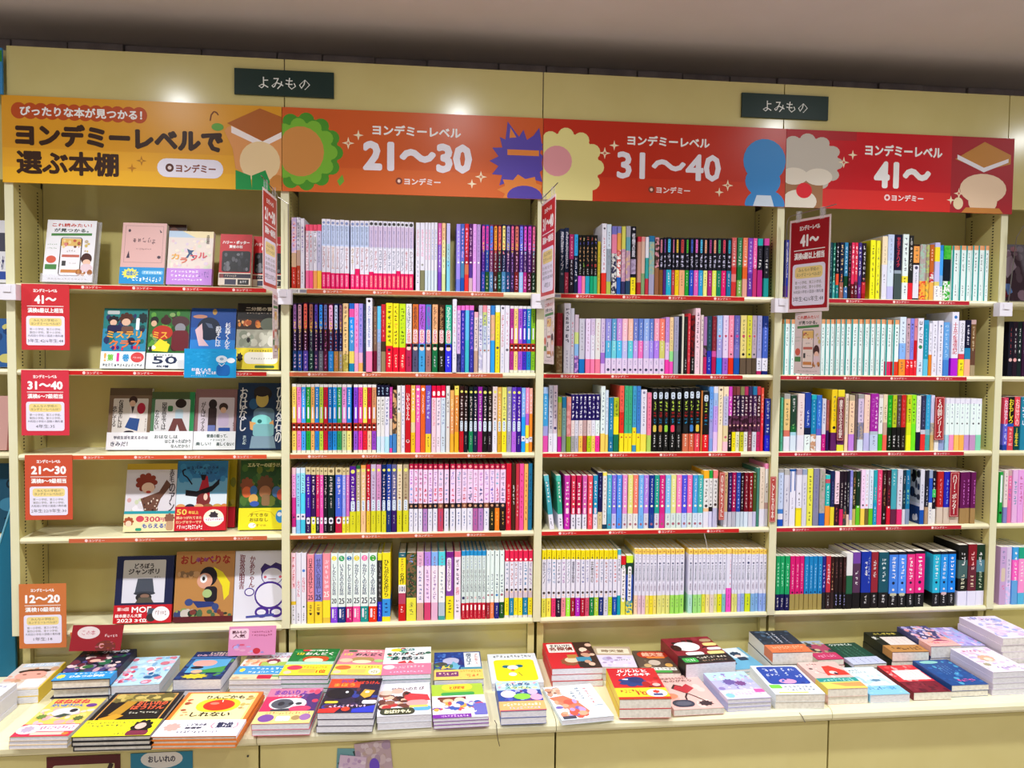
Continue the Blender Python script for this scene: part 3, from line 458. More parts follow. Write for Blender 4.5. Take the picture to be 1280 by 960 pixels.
S[4,3]=[("5b9;t354,20,90,~7,.5"),("aaa10 ec860 d7612 eef28;t664,14,56,~6,.5"),("24355 16311 ade6 def28;tddd,4,30,~4,.6;t8c7,50,62,~2,.5"),("edd72 eef28;tb88,14,56,~6,.4;t335,58,62,~1,.4"),("24a60 12412 eff28;tcdf,30,58,~4,.5;t667,74,90,~3,.5"),("2bc8 18b62 c97+eee30;t9de,8,60,~8,.3"),("37d60 66c12 eef28;t9cf,8,56,~6,.5"),("dde68 c1832;t55a,8,50,~6,.5;tfbd,76,94,~4,.5"),("a5560 31540;td96,10,50,~5,.4"),("fd270 62630;t885,8,52,~6,.5;o222,62,.6"),("fe325 fd345 62620 ee410"),("edc72 fdb28;t776,6,60,~8,.5"),("cb910 fdb60 c8e30;ta66,14,40,~4,.5;t533,50,68,~2,.4"),("766;t988,10,80,~6,.4"),("aaa8 dce42 ba9+88a30 def20;t77a,12,50,~5,.5"),("fdc68 ccf32;tc99,8,60,~8,.25,.2"),("a2a66 bcd6 cdf28;tfdf,4,62,~8,.3,.25;tc6c,8,60,~6,.4,-.2;t669,74,92,~3,.4"),("dcc6 eee64 4c230;t665,20,52,~4,.6"),("edb50 ca922 f6528;t875,20,46,~3,.6"),("1a258 02042;t7d5,6,54,~6,.6;tddd,72,94,~4,.5"),("bc258 11142;t663,6,54,~6,.7;tfff,72,94,~4,.6"),("54458 11142;t99a,6,54,~6,.6;tddd,72,94,~4,.5"),("c2258 21142;td66,6,54,~6,.6;t998,72,94,~4,.5"),("cd250 de222 ff228;t442,6,50,~6,.6"),("9e252 7e248;t342,6,50,~6,.6"),("eee66 11334;t99b,6,60,~8,.4"),("33562 ccd8 e3330;t77a,6,56,~7,.4"),("3ad62 8bc10 4aa28;t8ce,6,56,~7,.4"),("ddf50 dca+aaa22 db728"),("eee;t99a,8,66,~8,.5"),("eef80 9ad20;t99a,8,66,~8,.5")]
for i,f in enumerate([('ade'),('f9c'),('fc6'),('fb5'),('c9d'),('c9c'),('8db')]): S[4,3].append((f"eef10 eff60 {f}30;t77a,8,40,~4,.3;o334,48,.35"))
S[4,4]=[("aaa6 cdf64 48d8 eef10 15c12;t89b,10,60,~7,.3"),("bbb10 dde90;t88a,30,60,~3,.4;t668,72,92,~4,.3"),("15a4 eef96;b15a,0,40,.18,-.38,q;b15a,0,38,.18,.38,q;t99b,50,70,~3,.3"),("bab10 eef58 ed24 fe228;t666,40,64,~3,.4"),("9ac10 dde90;t77a,24,64,~6,.4"),("ee5;t443,10,66,~8,.5;t332,74,92,~3,.5"),("88a;t66a,10,70,~9,.3"),("baa+aa978 26c22;t665,10,40,~5,.4"),("3cc8 c568 2bb45 f9339;teff,20,58,~7,.5"),("12566 ed334;t66a,20,60,~8,.5"),("fde60 31240;t333,20,58,~7,.7;tb55,66,94,~4,.4"),("21270 d2630;tdcc,20,66,~7,.5"),("21266 a64+34434;tddd,20,70,~7,.5"),("11280 ecb20;tddd,20,66,~7,.5"),("88d30 aae60 eed10;teef,10,60,~6,.4"),("33170 cb630;td96,10,30,~3,.5;tec9,32,64,~3,.7"),("13264 6c236;teee,14,30,~3,.5;oeee,66,.5"),("fdf70 fd530;t98a,8,56,~7,.4;o445,64,.6"),("eef70 76330;tca9,8,56,~7,.4;oe89,64,.6"),("def70 6c230;t668,8,66,~7,.4"),("2ab60 19c40;tf9b,30,55,~4,.5;tdef,66,94,~4,.4"),("e47;tfbc,6,66,~9,.5"),("31166 21134;tccb,8,26,~3,.4;tb85,30,66,~4,.6;tddd,78,92,~2,.5"),("41266 d1334;tccb,14,30,~3,.4;tb34,34,60,~4,.5;offf,68,.5"),("4ab72 62428;tcee,6,30,~4,.4"),("dde72 e3728;t455,12,26,~2,.5;t977,36,66,~5,.5"),("13472 dde28;teee,10,26,~3,.4;t9ba,36,64,~4,.6"),("17a72 89b28;tddd,10,26,~3,.4;t9d9,36,64,~4,.6"),("dde74 15b26;t557,26,62,~6,.4","side","r 0 0 1 .62 c8ccd4;k 22 .03 .03 .97 .58 .12 2a3a5a 3a4050 14141c e0e4e8 55603c;r 0 .68 1 1 1a3a78;k 8 .1 .74 .9 .95 .08 8ab0d0 dde"),("22368 b9732;tccd,30,66,~4,.5"),("9ac15 25c45 eee40;t88a,66,90,~4,.6"),("11235 4c615 11222 eee28;tddd,10,60,~5,.5"),("b2268 dcb32;tfaa,14,64,~7,.4"),("22b68 dcb32;t8af,14,64,~7,.4"),("a2370 dcb30"),("61570 a8530;te8e,14,64,~8,.3,.2"),("61570 a8530;te8e,14,64,~8,.3,.2"),("61570 a8530;te8e,14,64,~8,.3,.2")]
S[4,5]=[("1a670 11530;tbfd,12,56,~7,.5;teee,76,94,~4,.5"),("1a670 11530;tbfd,12,56,~7,.5;teee,76,94,~4,.5"),("1a670 11530;tbfd,12,56,~7,.5;teee,76,94,~4,.5")]
for i in range(3): S[4,5].append(("d1770 a9530;tfcd,14,60,~8,.4;o413,67,.5"))
for i in range(4): S[4,5].append(("18c70 a9530;tadf,14,60,~8,.4;o136,67,.5"))
S[4,5]+=[("22868 22232;tdcf,16,60,~6,.6"),("c3468 32232;tfff,16,52,~6,.7;tccc,74,94,~4,.4"),("31168 32232;tc96,10,60,~6,.4;oda8,62,.5"),("21168 11132;t855,10,40,~5,.5;taae,72,94,~4,.6"),("21168 11132;t855,10,40,~5,.5;taae,72,94,~4,.6"),("31168 11132;t855,10,40,~5,.5;taae,72,94,~4,.6"),("eee40 26433 11127"),("74a20 53552 11128;teee,34,60,~3,.4"),("13a72 11128;teee,16,44,~4,.4;tabd,8,56,~8,.2,.3;tddd,76,92,~3,.3",'','','hc'),("92372 11128;teee,14,46,~5,.5;tddd,76,92,~3,.4"),("15672 11128;tdee,10,54,~6,.5;tddd,76,92,~3,.4")]
S[4,5]+=[(dk('48e',lab='cca')),(dk('59f',lab='cca')),(dk('e38','111')),(dk('e28')),(dk('2bd')),(dk('29e',lab='dbb')),(dk('18e')),("11125 46630 11121 eef24;teee,10,36,~3,.5;teec,48,72,~4,.5"),("81235 62341 eef24;tfcc,10,44,~4,.5;tedb,50,72,~4,.5"),("13225 58920 13231 eef24;teee,10,36,~3,.5;tcdb,44,72,~5,.5")]
# neighbour bay
S[5,2]=[("112;ta44,10,60,~5,.3;odbb,70,.9"),("212;tddd,10,60,~5,.3;oeaa,70,.9"),("122;teee,10,60,~5,.3;oeee,70,.6"),("313;teee,10,60,~5,.3"),("112;teee,10,60,~5,.3")]
S[5,3]=[("d4650 66d40 24a10;teef,4,54,おはなし,.8;tddf,58,90,~4,.7"),("11150 25b6 d4544;tfe3,4,50,おもしろ,.85;tfbb,58,92,~5,.8"),("e4555 04445;tfdd,4,54,おばけの,.8;tfe3,58,92,1年生,.7"),("28a;teef,4,54,~4,.8"),("c6a;teef,4,54,~4,.8")]
S[5,4]=[("2a4;beff,6,60,.7;o121,80,.9"),("edd70 88c30;ta79,6,60,~6,.5"),("caa10 e7a90;teef,14,30,~3,.6;t66c,34,60,~3,.7"),("ebe;t69b,20,66,~5,.7"),("eae;tc6a,10,66,~6,.7"),("fbd;tc6a,10,66,~6,.7")]
S[5,5]=[("cad;t88b,6,30,~3,.6;bdcb,36,60,.7;te6a,66,74,~2,.6"),("dce60 ccf+ecf40;t88b,20,70,~7,.5"),("4ae22 f6c36 6ae42;tfff,6,60,~6,.5"),("2a820 f9d60 5be20;tfff,24,60,~6,.5"),("adf;tfff,6,60,~6,.5")]

shelf_row(2, 1, [919.3, 16.7, 246, 936.0, 14.0, 247, 949.9, 14.0, 244, 967.7, 11.5, 223, 979.3, 14.3, 223, 993.6, 13.8, 223, 1007.3, 14.9, 224, 1022.8, 15.2, 244, 1037.9, 16.0, 244, 1053.9, 15.8, 243, 1069.7, 15.2, 242, 1084.9, 15.8, 243, 1100.7, 17.2, 242, 1121.8, 16.4, 241, 1138.2, 16.7, 241, 1154.9, 15.9, 242, 1170.8, 16.2, 242, 1187.0, 16.2, 243, 1203.2, 15.4, 242, 1218.6, 16.5, 242, 1235.1, 15.7, 242, 1250.8, 15.4, 242, 1266.2, 16.0, 242, 1282.3, 15.2, 242, 1297.5, 13.8, 242, 1311.3, 14.7, 241, 1325.9, 17.8, 241, 1351.1, 15.3, 240, 1366.4, 17.0, 241, 1383.4, 10.8, 242, 1394.1, 10.8, 241, 1404.9, 11.6, 242, 1416.6, 11.4, 242, 1429.4, 13.7, 241, 1443.6, 13.7, 241, 1460.2, 13.7, 241, 1495.3, 15.5, 240, 1510.7, 14.0, 240, 1524.8, 15.5, 241, 1540.3, 14.1, 241, 1554.4, 13.8, 241, 1568.2, 14.1, 240, 1585.4, 14.1, 240, 1599.6, 13.8, 240, 1614.0, 14.4, 240, 1629.0, 15.0, 241, 1644.0, 14.5, 241, 1658.5, 15.4, 242, 1673.9, 16.5, 242, 1690.4, 13.9, 242, 1704.9, 16.9, 242, 1722.4, 15.1, 242, 1737.5, 13.4, 242, 1751.5, 16.1, 242, 1768.5, 13.4, 242])
shelf_row(2, 2, [923.4, 14.8, 239, 939.6, 16.5, 239, 959.2, 16.5, 242, 978.5, 16.6, 241, 996.1, 14.9, 240, 1012.4, 15.8, 240, 1028.8, 15.5, 240, 1045.9, 18.3, 239, 1065.4, 15.6, 239, 1082.1, 13.4, 239, 1095.7, 19.5, 241, 1118.3, 18.4, 241, 1136.7, 14.8, 241, 1151.5, 15.1, 241, 1167.5, 11.2, 240, 1178.7, 21.6, 260, 1202.5, 13.8, 232, 1216.3, 13.8, 233, 1230.1, 16.6, 240, 1247.2, 24.0, 245, 1271.8, 20.9, 244, 1294.1, 22.9, 243, 1317.6, 21.0, 243, 1340.9, 21.0, 242, 1363.3, 23.1, 242, 1387.8, 20.0, 242, 1411.2, 20.0, 242, 1434.3, 20.3, 241, 1457.8, 23.2, 241, 1483.2, 15.5, 262, 1499.4, 13.5, 240, 1513.8, 14.4, 240, 1528.8, 15.3, 241, 1544.6, 16.2, 241, 1561.4, 15.0, 218, 1577.8, 14.8, 242, 1592.6, 15.1, 242, 1607.6, 13.0, 242, 1621.6, 15.1, 242, 1638.1, 17.4, 243, 1657.0, 16.0, 243, 1673.0, 17.5, 243, 1691.7, 14.3, 242, 1706.0, 15.8, 242, 1721.8, 15.5, 242, 1737.3, 15.5, 242, 1752.8, 16.1, 242, 1768.9, 15.0, 242])
shelf_row(2, 3, [919.3, 16.0, 245, 936.7, 15.5, 244, 952.7, 15.2, 244, 968.5, 15.8, 244, 984.5, 14.1, 244, 999.0, 15.6, 245, 1014.8, 13.9, 244, 1029.0, 15.9, 244, 1045.4, 14.5, 244, 1060.5, 15.6, 244, 1076.4, 15.9, 244, 1092.9, 17.1, 244, 1110.5, 16.5, 244, 1134.3, 15.7, 244, 1150.6, 15.7, 244, 1166.9, 15.2, 244, 1182.7, 14.9, 244, 1198.4, 15.8, 244, 1215.4, 14.1, 242, 1229.5, 14.7, 242, 1244.2, 16.4, 242, 1261.2, 9.9, 235, 1271.2, 15.3, 225, 1287.6, 13.9, 241, 1301.5, 14.5, 241, 1316.3, 19.9, 243, 1336.8, 15.7, 242, 1353.4, 17.1, 242, 1371.1, 17.7, 242, 1388.8, 20.3, 242, 1410.6, 16.6, 241, 1427.2, 16.7, 241, 1443.9, 16.7, 242, 1462.3, 14.1, 241, 1477.0, 14.7, 225, 1492.8, 16.2, 241, 1510.7, 16.2, 240, 1526.9, 15.1, 239, 1544.9, 15.9, 238, 1560.8, 16.0, 238, 1577.4, 16.9, 238, 1594.2, 18.6, 237, 1613.4, 15.7, 237, 1630.9, 18.1, 239, 1649.0, 14.6, 237, 1664.2, 18.7, 237, 1683.5, 17.0, 238, 1701.1, 17.0, 237, 1718.7, 17.3, 237, 1736.7, 15.0, 235, 1751.7, 13.8, 235, 1765.8, 12.1, 234])
shelf_row(2, 4, [918.7, 14.7, 235, 934.0, 15.0, 235, 949.5, 16.1, 235, 966.5, 18.6, 237, 985.7, 16.7, 236, 1003.0, 12.3, 236, 1015.5, 13.4, 235, 1029.2, 14.3, 235, 1044.3, 23.2, 235, 1070.1, 24.4, 235, 1094.8, 12.7, 234, 1107.4, 12.7, 234, 1120.7, 22.5, 239, 1143.8, 15.2, 242, 1160.1, 18.1, 243, 1179.9, 14.2, 245, 1195.5, 18.4, 246, 1214.5, 17.9, 245, 1233.8, 16.5, 245, 1250.8, 17.6, 245, 1269.0, 18.5, 245, 1288.4, 18.6, 245, 1309.3, 20.9, 245, 1331.9, 15.5, 247, 1348.5, 15.2, 247, 1365.1, 14.9, 247, 1381.5, 16.7, 246, 1399.6, 16.4, 246, 1417.4, 16.7, 246, 1435.3, 19.9, 246, 1458.1, 16.5, 246, 1479.2, 19.1, 246, 1500.7, 19.4, 246, 1521.6, 19.2, 246, 1541.4, 21.3, 246, 1562.6, 17.8, 245, 1581.0, 19.6, 245, 1602.0, 19.9, 245, 1622.5, 19.0, 245, 1642.4, 17.6, 245, 1661.2, 20.3, 245, 1682.9, 20.0, 246, 1703.5, 14.7, 246, 1718.9, 13.0, 245, 1732.4, 16.5, 245, 1749.6, 14.8, 244, 1765.3, 14.5, 246])
shelf_row(2, 5, [915.6, 17.0, 256, 932.9, 17.9, 256, 950.7, 18.4, 256, 972.0, 24.6, 250, 998.0, 27.2, 250, 1025.8, 27.5, 252, 1054.5, 24.2, 252, 1079.5, 27.1, 251, 1108.0, 23.5, 251, 1132.4, 26.6, 251, 1159.6, 28.4, 251, 1189.1, 29.3, 251, 1220.5, 15.7, 249, 1236.7, 29.7, 251, 1294.8, 27.0, 250, 1323.5, 35.7, 251, 1360.9, 24.8, 252, 1387.8, 24.0, 251, 1412.9, 24.6, 251, 1439.0, 24.4, 251, 1466.3, 28.5, 251, 1496.6, 24.2, 251, 1522.5, 15.2, 253, 1537.7, 14.6, 253, 1552.3, 14.3, 253, 1566.7, 14.4, 252, 1581.0, 16.1, 252, 1597.2, 15.3, 252, 1613.9, 13.8, 252, 1627.7, 15.3, 251, 1644.2, 17.1, 251, 1662.5, 17.4, 251, 1682.0, 16.6, 251, 1699.2, 16.3, 251, 1715.7, 15.7, 250, 1731.5, 16.3, 251, 1749.0, 19.0, 250, 1768.6, 16.4, 250])
shelf_row(3, 1, [1870.3, 18.0, 233, 1888.9, 15.9, 237, 1905.6, 17.4, 214, 1923.9, 13.9, 214, 1938.7, 13.9, 212, 1952.9, 13.0, 212, 1966.5, 16.0, 213, 1982.6, 13.1, 213, 1996.2, 14.6, 213, 2011.3, 10.7, 191, 2025.4, 18.2, 256, 2044.2, 17.3, 254, 2062.8, 19.1, 247, 2083.1, 15.6, 248, 2100.5, 15.0, 248, 2116.1, 16.8, 249, 2134.7, 19.8, 249, 2159.7, 13.9, 212, 2174.1, 14.5, 212, 2189.2, 12.7, 211, 2203.1, 20.9, 216, 2225.5, 16.3, 211, 2242.5, 15.2, 210, 2258.2, 10.9, 211, 2269.7, 20.1, 213, 2290.4, 11.3, 211, 2303.2, 15.8, 212, 2319.6, 21.3, 212, 2341.6, 14.7, 212, 2358.1, 15.9, 213, 2374.6, 17.1, 213, 2393.0, 16.6, 213, 2411.1, 16.3, 213, 2428.6, 15.4, 213, 2444.9, 16.6, 213, 2461.8, 17.6, 214, 2480.0, 18.2, 214, 2500.1, 18.2, 214, 2519.2, 19.8, 218, 2540.6, 18.3, 218, 2560.7, 19.3, 218, 2582.2, 19.6, 218, 2602.4, 16.2, 218, 2620.5, 20.0, 217, 2644.2, 20.0, 218])
shelf_row(3, 2, [1863.9, 20.7, 219, 1889.4, 24.6, 255, 1914.2, 14.8, 237, 1929.8, 15.5, 214, 1947.1, 21.4, 200, 1970.4, 18.5, 200, 1990.0, 16.1, 201, 2006.8, 19.4, 201, 2027.7, 16.5, 201, 2045.1, 21.6, 201, 2067.9, 17.7, 201, 2086.5, 20.2, 202, 2107.6, 21.1, 202, 2129.9, 18.7, 202, 2149.9, 18.4, 203, 2169.2, 18.2, 203, 2188.3, 21.2, 203, 2210.1, 17.3, 203, 2228.4, 19.8, 204, 2249.1, 21.3, 204, 2270.9, 15.3, 210, 2286.8, 15.3, 210, 2303.0, 18.4, 212, 2324.4, 9.2, 215, 2334.1, 8.6, 223, 2344.0, 12.3, 213, 2356.8, 11.7, 225, 2369.1, 14.1, 219, 2384.8, 19.7, 245, 2406.0, 10.5, 220, 2417.2, 13.0, 214, 2430.7, 18.2, 217, 2449.9, 16.7, 216, 2469.1, 21.7, 219, 2492.0, 21.1, 220, 2514.3, 19.9, 220, 2535.1, 22.1, 220, 2559.1, 24.6, 221, 2584.7, 19.7, 221, 2605.0, 18.8, 221, 2626.0, 19.1, 221, 2647.3, 22.3, 220])
shelf_row(3, 3, [1815.1, 20.8, 238, 1837.0, 16.4, 245, 1853.4, 16.4, 245, 1870.9, 14.7, 203, 1886.5, 15.9, 203, 1903.6, 17.4, 203, 1920.9, 13.8, 212, 1934.7, 14.2, 212, 1949.5, 15.9, 212, 1965.4, 14.2, 213, 1980.8, 16.0, 213, 1996.8, 14.8, 213, 2011.6, 16.0, 213, 2031.5, 16.9, 243, 2049.5, 11.6, 228, 2062.2, 17.9, 201, 2080.1, 19.7, 201, 2102.7, 17.3, 245, 2120.9, 14.7, 245, 2135.6, 15.0, 244, 2151.2, 15.0, 244, 2166.2, 15.3, 244, 2182.8, 23.2, 231, 2207.0, 15.7, 220, 2226.4, 20.8, 236, 2248.4, 20.6, 236, 2270.2, 20.6, 236, 2293.2, 23.0, 236, 2318.1, 21.9, 236, 2344.2, 22.5, 239, 2367.9, 21.0, 239, 2390.5, 20.8, 240, 2413.8, 5.5, 228, 2420.0, 23.9, 226, 2446.7, 15.0, 243, 2461.8, 17.5, 244, 2480.5, 19.4, 244, 2499.9, 19.4, 244, 2520.5, 14.8, 244, 2535.6, 14.2, 244, 2550.1, 15.5, 244, 2566.2, 15.2, 244, 2581.7, 16.1, 244, 2598.4, 14.9, 245, 2613.9, 16.8, 245, 2631.3, 14.9, 245, 2647.0, 11.2, 240, 2664.0, 21.2, 199])
shelf_row(3, 4, [1846.3, 18.1, 202, 1878.9, 17.5, 201, 1900.6, 20.5, 201, 1925.6, 15.8, 201, 1944.7, 18.5, 201, 1968.0, 16.8, 200, 1988.4, 16.8, 200, 2008.2, 17.4, 200, 2026.1, 16.5, 211, 2043.5, 16.2, 211, 2061.0, 16.3, 202, 2078.5, 17.5, 201, 2097.8, 19.0, 201, 2119.0, 18.2, 201, 2139.6, 19.7, 201, 2159.6, 18.8, 201, 2179.6, 19.5, 201, 2200.0, 19.5, 200, 2220.4, 19.5, 200, 2240.9, 18.6, 200, 2260.1, 21.1, 200, 2282.4, 20.5, 200, 2303.6, 20.9, 200, 2325.7, 20.3, 200, 2346.6, 20.3, 199, 2367.6, 19.7, 199, 2388.5, 19.2, 199, 2407.7, 20.4, 199, 2429.2, 21.7, 216, 2451.5, 13.7, 216, 2467.0, 19.0, 216, 2510.0, 15.0, 208, 2526.2, 14.4, 208, 2541.2, 16.6, 208, 2558.1, 16.0, 208, 2575.0, 13.2, 207, 2588.8, 16.3, 207, 2605.7, 17.0, 207, 2623.3, 13.8, 207, 2638.1, 10.7, 224, 2649.5, 20.8, 225, 2671.3, 13.9, 240])
shelf_row(3, 5, [1818.7, 17.4, 251, 1837.2, 18.0, 251, 1856.3, 16.2, 250, 1873.7, 17.4, 250, 1892.3, 17.5, 250, 1910.9, 16.3, 249, 1928.4, 16.3, 249, 1945.9, 17.8, 249, 1964.9, 16.4, 248, 1982.5, 15.5, 248, 1999.2, 17.3, 248, 2017.7, 16.8, 247, 2035.6, 16.2, 247, 2053.0, 16.8, 247, 2070.9, 15.0, 246, 2087.2, 16.5, 246, 2104.6, 13.0, 247, 2118.4, 18.4, 223, 2137.9, 25.5, 224, 2169.2, 14.0, 249, 2183.2, 14.0, 248, 2197.8, 14.6, 248, 2212.4, 14.0, 248, 2227.0, 14.6, 247, 2241.6, 12.9, 247, 2256.9, 17.7, 247, 2274.8, 15.6, 247, 2290.4, 15.6, 246, 2307.8, 16.8, 246, 2325.9, 16.3, 246, 2343.3, 19.0, 245, 2377.1, 16.9, 245, 2396.5, 16.6, 244, 2414.0, 16.1, 244, 2431.0, 15.2, 244, 2446.5, 15.5, 243, 2462.0, 15.8, 243, 2478.1, 14.0, 243, 2492.7, 17.7, 243, 2510.7, 14.7, 242, 2526.6, 20.8, 242, 2549.2, 10.4, 242, 2559.6, 10.7, 241, 2571.3, 12.9, 241, 2584.8, 15.7, 241, 2601.3, 21.5, 241, 2623.5, 16.6, 240, 2640.4, 14.5, 240, 2655.2, 15.7, 240, 2671.3, 13.9, 239])
shelf_row(4, 1, [2726.9, 15.7, 215, 2883.5, 20.0, 210, 2904.8, 11.5, 210, 2916.9, 11.2, 209, 2928.7, 12.4, 210, 2943.7, 16.0, 211, 2960.9, 15.4, 211, 2977.6, 12.2, 211, 2991.0, 13.5, 212, 3005.1, 12.8, 212, 3018.6, 14.5, 212, 3033.7, 16.1, 211, 3066.7, 21.6, 223, 3089.0, 16.5, 221, 3112.0, 22.3, 238, 3135.5, 26.2, 246, 3162.7, 30.2, 246, 3194.5, 24.7, 248, 3220.0, 20.5, 244, 3241.7, 24.8, 211, 3267.9, 25.2, 212, 3293.7, 13.8, 212, 3308.2, 18.0, 212, 3327.0, 21.0, 220, 3348.9, 16.1, 211, 3365.7, 29.3, 210, 3396.4, 29.7, 210, 3427.4, 27.1, 211, 3455.9, 23.6, 211, 3480.1, 24.9, 212, 3505.7, 25.0, 213, 3531.7, 21.3, 213])
shelf_row(4, 2, [2728.7, 22.1, 209, 2752.7, 20.3, 209, 2772.9, 22.2, 209, 2796.7, 23.8, 210, 2821.8, 24.2, 210, 2847.2, 22.9, 210, 2871.4, 19.8, 211, 2891.9, 18.9, 211, 2910.7, 20.2, 211, 2932.2, 19.2, 212, 2951.4, 18.0, 212, 2970.7, 23.8, 212, 2995.8, 27.1, 213, 3024.1, 20.7, 213, 3046.1, 23.9, 213, 3071.3, 22.0, 214, 3094.0, 18.8, 214, 3113.8, 22.4, 214, 3137.5, 26.0, 213, 3164.9, 25.4, 213, 3193.4, 26.1, 225, 3220.6, 16.7, 220, 3237.6, 16.1, 220, 3254.1, 14.1, 219, 3268.8, 24.6, 221, 3294.2, 20.1, 214, 3315.5, 13.5, 203, 3329.5, 21.1, 212, 3351.3, 21.8, 213, 3374.2, 24.2, 207, 3408.3, 29.2, 247, 3438.8, 23.3, 214, 3463.4, 24.7, 217, 3489.4, 21.4, 218])
shelf_row(4, 3, [2724.6, 9.8, 204, 2739.3, 24.8, 218, 2765.7, 23.2, 212, 2792.3, 27.4, 218, 2820.7, 24.0, 223, 2846.0, 21.1, 215, 2867.8, 21.2, 213, 2890.8, 16.7, 200, 2909.1, 11.6, 195, 2927.2, 23.2, 235, 2951.7, 27.7, 234, 2981.6, 14.2, 219, 2999.1, 22.7, 214, 3023.0, 10.0, 217, 3034.0, 24.0, 218, 3059.0, 23.7, 215, 3084.3, 33.6, 220, 3119.3, 18.3, 216, 3138.2, 18.0, 217, 3157.2, 18.3, 214, 3176.8, 17.7, 215, 3195.2, 16.4, 215, 3212.9, 19.1, 215, 3233.3, 19.8, 216, 3253.7, 19.8, 216, 3274.2, 17.2, 212, 3292.0, 19.8, 213, 3312.8, 20.2, 216, 3333.6, 14.6, 215, 3349.7, 18.6, 206, 3369.0, 23.9, 206, 3394.7, 16.3, 203, 3411.3, 20.3, 203, 3432.0, 20.7, 203, 3453.0, 20.7, 202, 3474.1, 21.1, 202, 3496.6, 24.2, 202, 3521.8, 23.9, 202])
shelf_row(4, 4, [2723.4, 21.7, 219, 2746.3, 20.4, 219, 2769.3, 24.3, 219, 2795.5, 21.8, 219, 2817.9, 19.2, 219, 2839.0, 23.8, 220, 2864.1, 23.8, 220, 2889.2, 22.6, 219, 2912.8, 19.7, 195, 2932.6, 16.5, 212, 2950.1, 19.4, 208, 2970.1, 14.9, 210, 2985.7, 13.0, 210, 2999.0, 11.4, 210, 3011.0, 11.4, 213, 3023.1, 14.6, 209, 3038.4, 16.3, 209, 3056.2, 16.6, 215, 3072.8, 17.0, 214, 3089.8, 17.0, 214, 3108.2, 15.7, 213, 3124.5, 19.7, 214, 3145.5, 16.4, 213, 3163.3, 16.1, 213, 3180.3, 23.4, 216, 3204.7, 21.1, 215, 3226.5, 13.5, 213, 3241.1, 18.5, 213, 3299.4, 18.9, 214, 3320.0, 14.0, 211, 3334.6, 15.3, 212, 3350.7, 16.7, 209, 3371.4, 25.1, 206, 3397.5, 26.8, 205, 3425.6, 37.6, 205, 3464.9, 23.2, 203, 3488.7, 20.5, 203, 3510.3, 20.9, 203])
shelf_row(4, 5, [2722.5, 17.6, 212, 2740.8, 17.6, 211, 2759.3, 18.9, 211, 2778.9, 19.9, 211, 2799.5, 17.7, 210, 2817.8, 17.7, 210, 2836.5, 18.4, 209, 2855.6, 16.8, 208, 2873.0, 17.5, 208, 2891.1, 17.5, 208, 2909.6, 15.2, 207, 2925.5, 18.2, 208, 2944.4, 15.0, 205, 2960.0, 16.3, 204, 2976.9, 15.6, 204, 2993.2, 12.4, 204, 3006.1, 26.1, 217, 3033.5, 32.1, 220, 3067.5, 40.1, 222, 3108.9, 29.0, 220, 3139.5, 40.0, 219, 3182.1, 37.1, 219, 3220.5, 33.2, 219, 3255.7, 32.6, 220, 3291.0, 40.1, 221, 3363.2, 31.5, 217, 3396.1, 30.9, 217, 3429.0, 31.7, 217, 3469.7, 39.2, 242, 3510.2, 35.3, 244, 3546.9, 36.0, 241])
shelf_row(5, 2, [3645.9, 18.6, 214, 3665.5, 19.3, 214, 3685.7, 19.3, 214, 3706.1, 19.3, 215, 3726.4, 19.4, 215])
shelf_row(5, 3, [3636.3, 20.3, 207, 3657.6, 26.1, 210, 3684.8, 23.8, 210, 3709.3, 23.9, 210, 3734.5, 25.9, 211])
shelf_row(5, 4, [3633.5, 15.0, 202, 3650.4, 17.0, 208, 3668.8, 17.1, 208, 3687.2, 22.6, 210, 3711.1, 24.6, 210, 3737.2, 26.1, 209])
shelf_row(5, 5, [3646.6, 27.4, 230, 3675.3, 22.6, 229, 3699.3, 24.7, 229, 3725.4, 27.5, 228, 3754.4, 26.2, 228])
# ------------------------------------------------------------------ a book seen from its front cover
def cover_book(name, w, h, t, col, code, loc, rot, label, cat='book', group=None, spine='L', hard=False, spinecol=None, page=None, seed=3, back=None):
    """local frame: x across the cover, z up the cover, front cover facing -y, back at y=0"""
    root = empty(name, loc, rot, label, cat, group); k = .0018 if hard else .0007; e = .003 if hard else .0006; page = page or PAGEW
    m = MB(); sx = mat(spinecol or col)
    m.box(0, -t, 0, w, -t + k, h, mat(col)); m.box(0, -k, 0, w, 0, h, mat(back or col))
    if spine == 'L': m.box(0, -t + k, 0, k, -k, h, sx)
    elif spine == 'R': m.box(w - k, -t + k, 0, w, -k, h, sx)
    else: m.box(0, -t + k, h - k, w, -k, h, sx)
    m.build('cover', root)
    m = MB(); m.box(k + .0002 if spine == 'L' else e, -t + k + .0001, e, w - k - .0002 if spine == 'R' else w - e, -k - .0001, h - e, page); m.build('page_block', root)
    if code:
        main, *bands = code.split('|')
        if main: a = Art(w, h, -t, seed); a.run(main); a.build('cover_print', root)
        for bnd in bands:
            v0, c, cc = bnd.split('!', 2); v0 = float(v0); bh = h * (1 - v0)
            a = Art(w + .0008, bh, -t - .0012, seed + 1); a.mb.box(0, -t - .0012, 0, w + .0008, -t - .0009, bh, mat(c))
            a.mb.box(0, -t - .0009, 0, .0003, -t * .2, bh, mat(c)) if spine == 'L' else a.mb.box(w + .0005, -t - .0009, 0, w + .0008, -t * .2, bh, mat(c))
            a.run(cc); a.mb.build('paper_band', root, (-.0004, 0, 0))
    return root
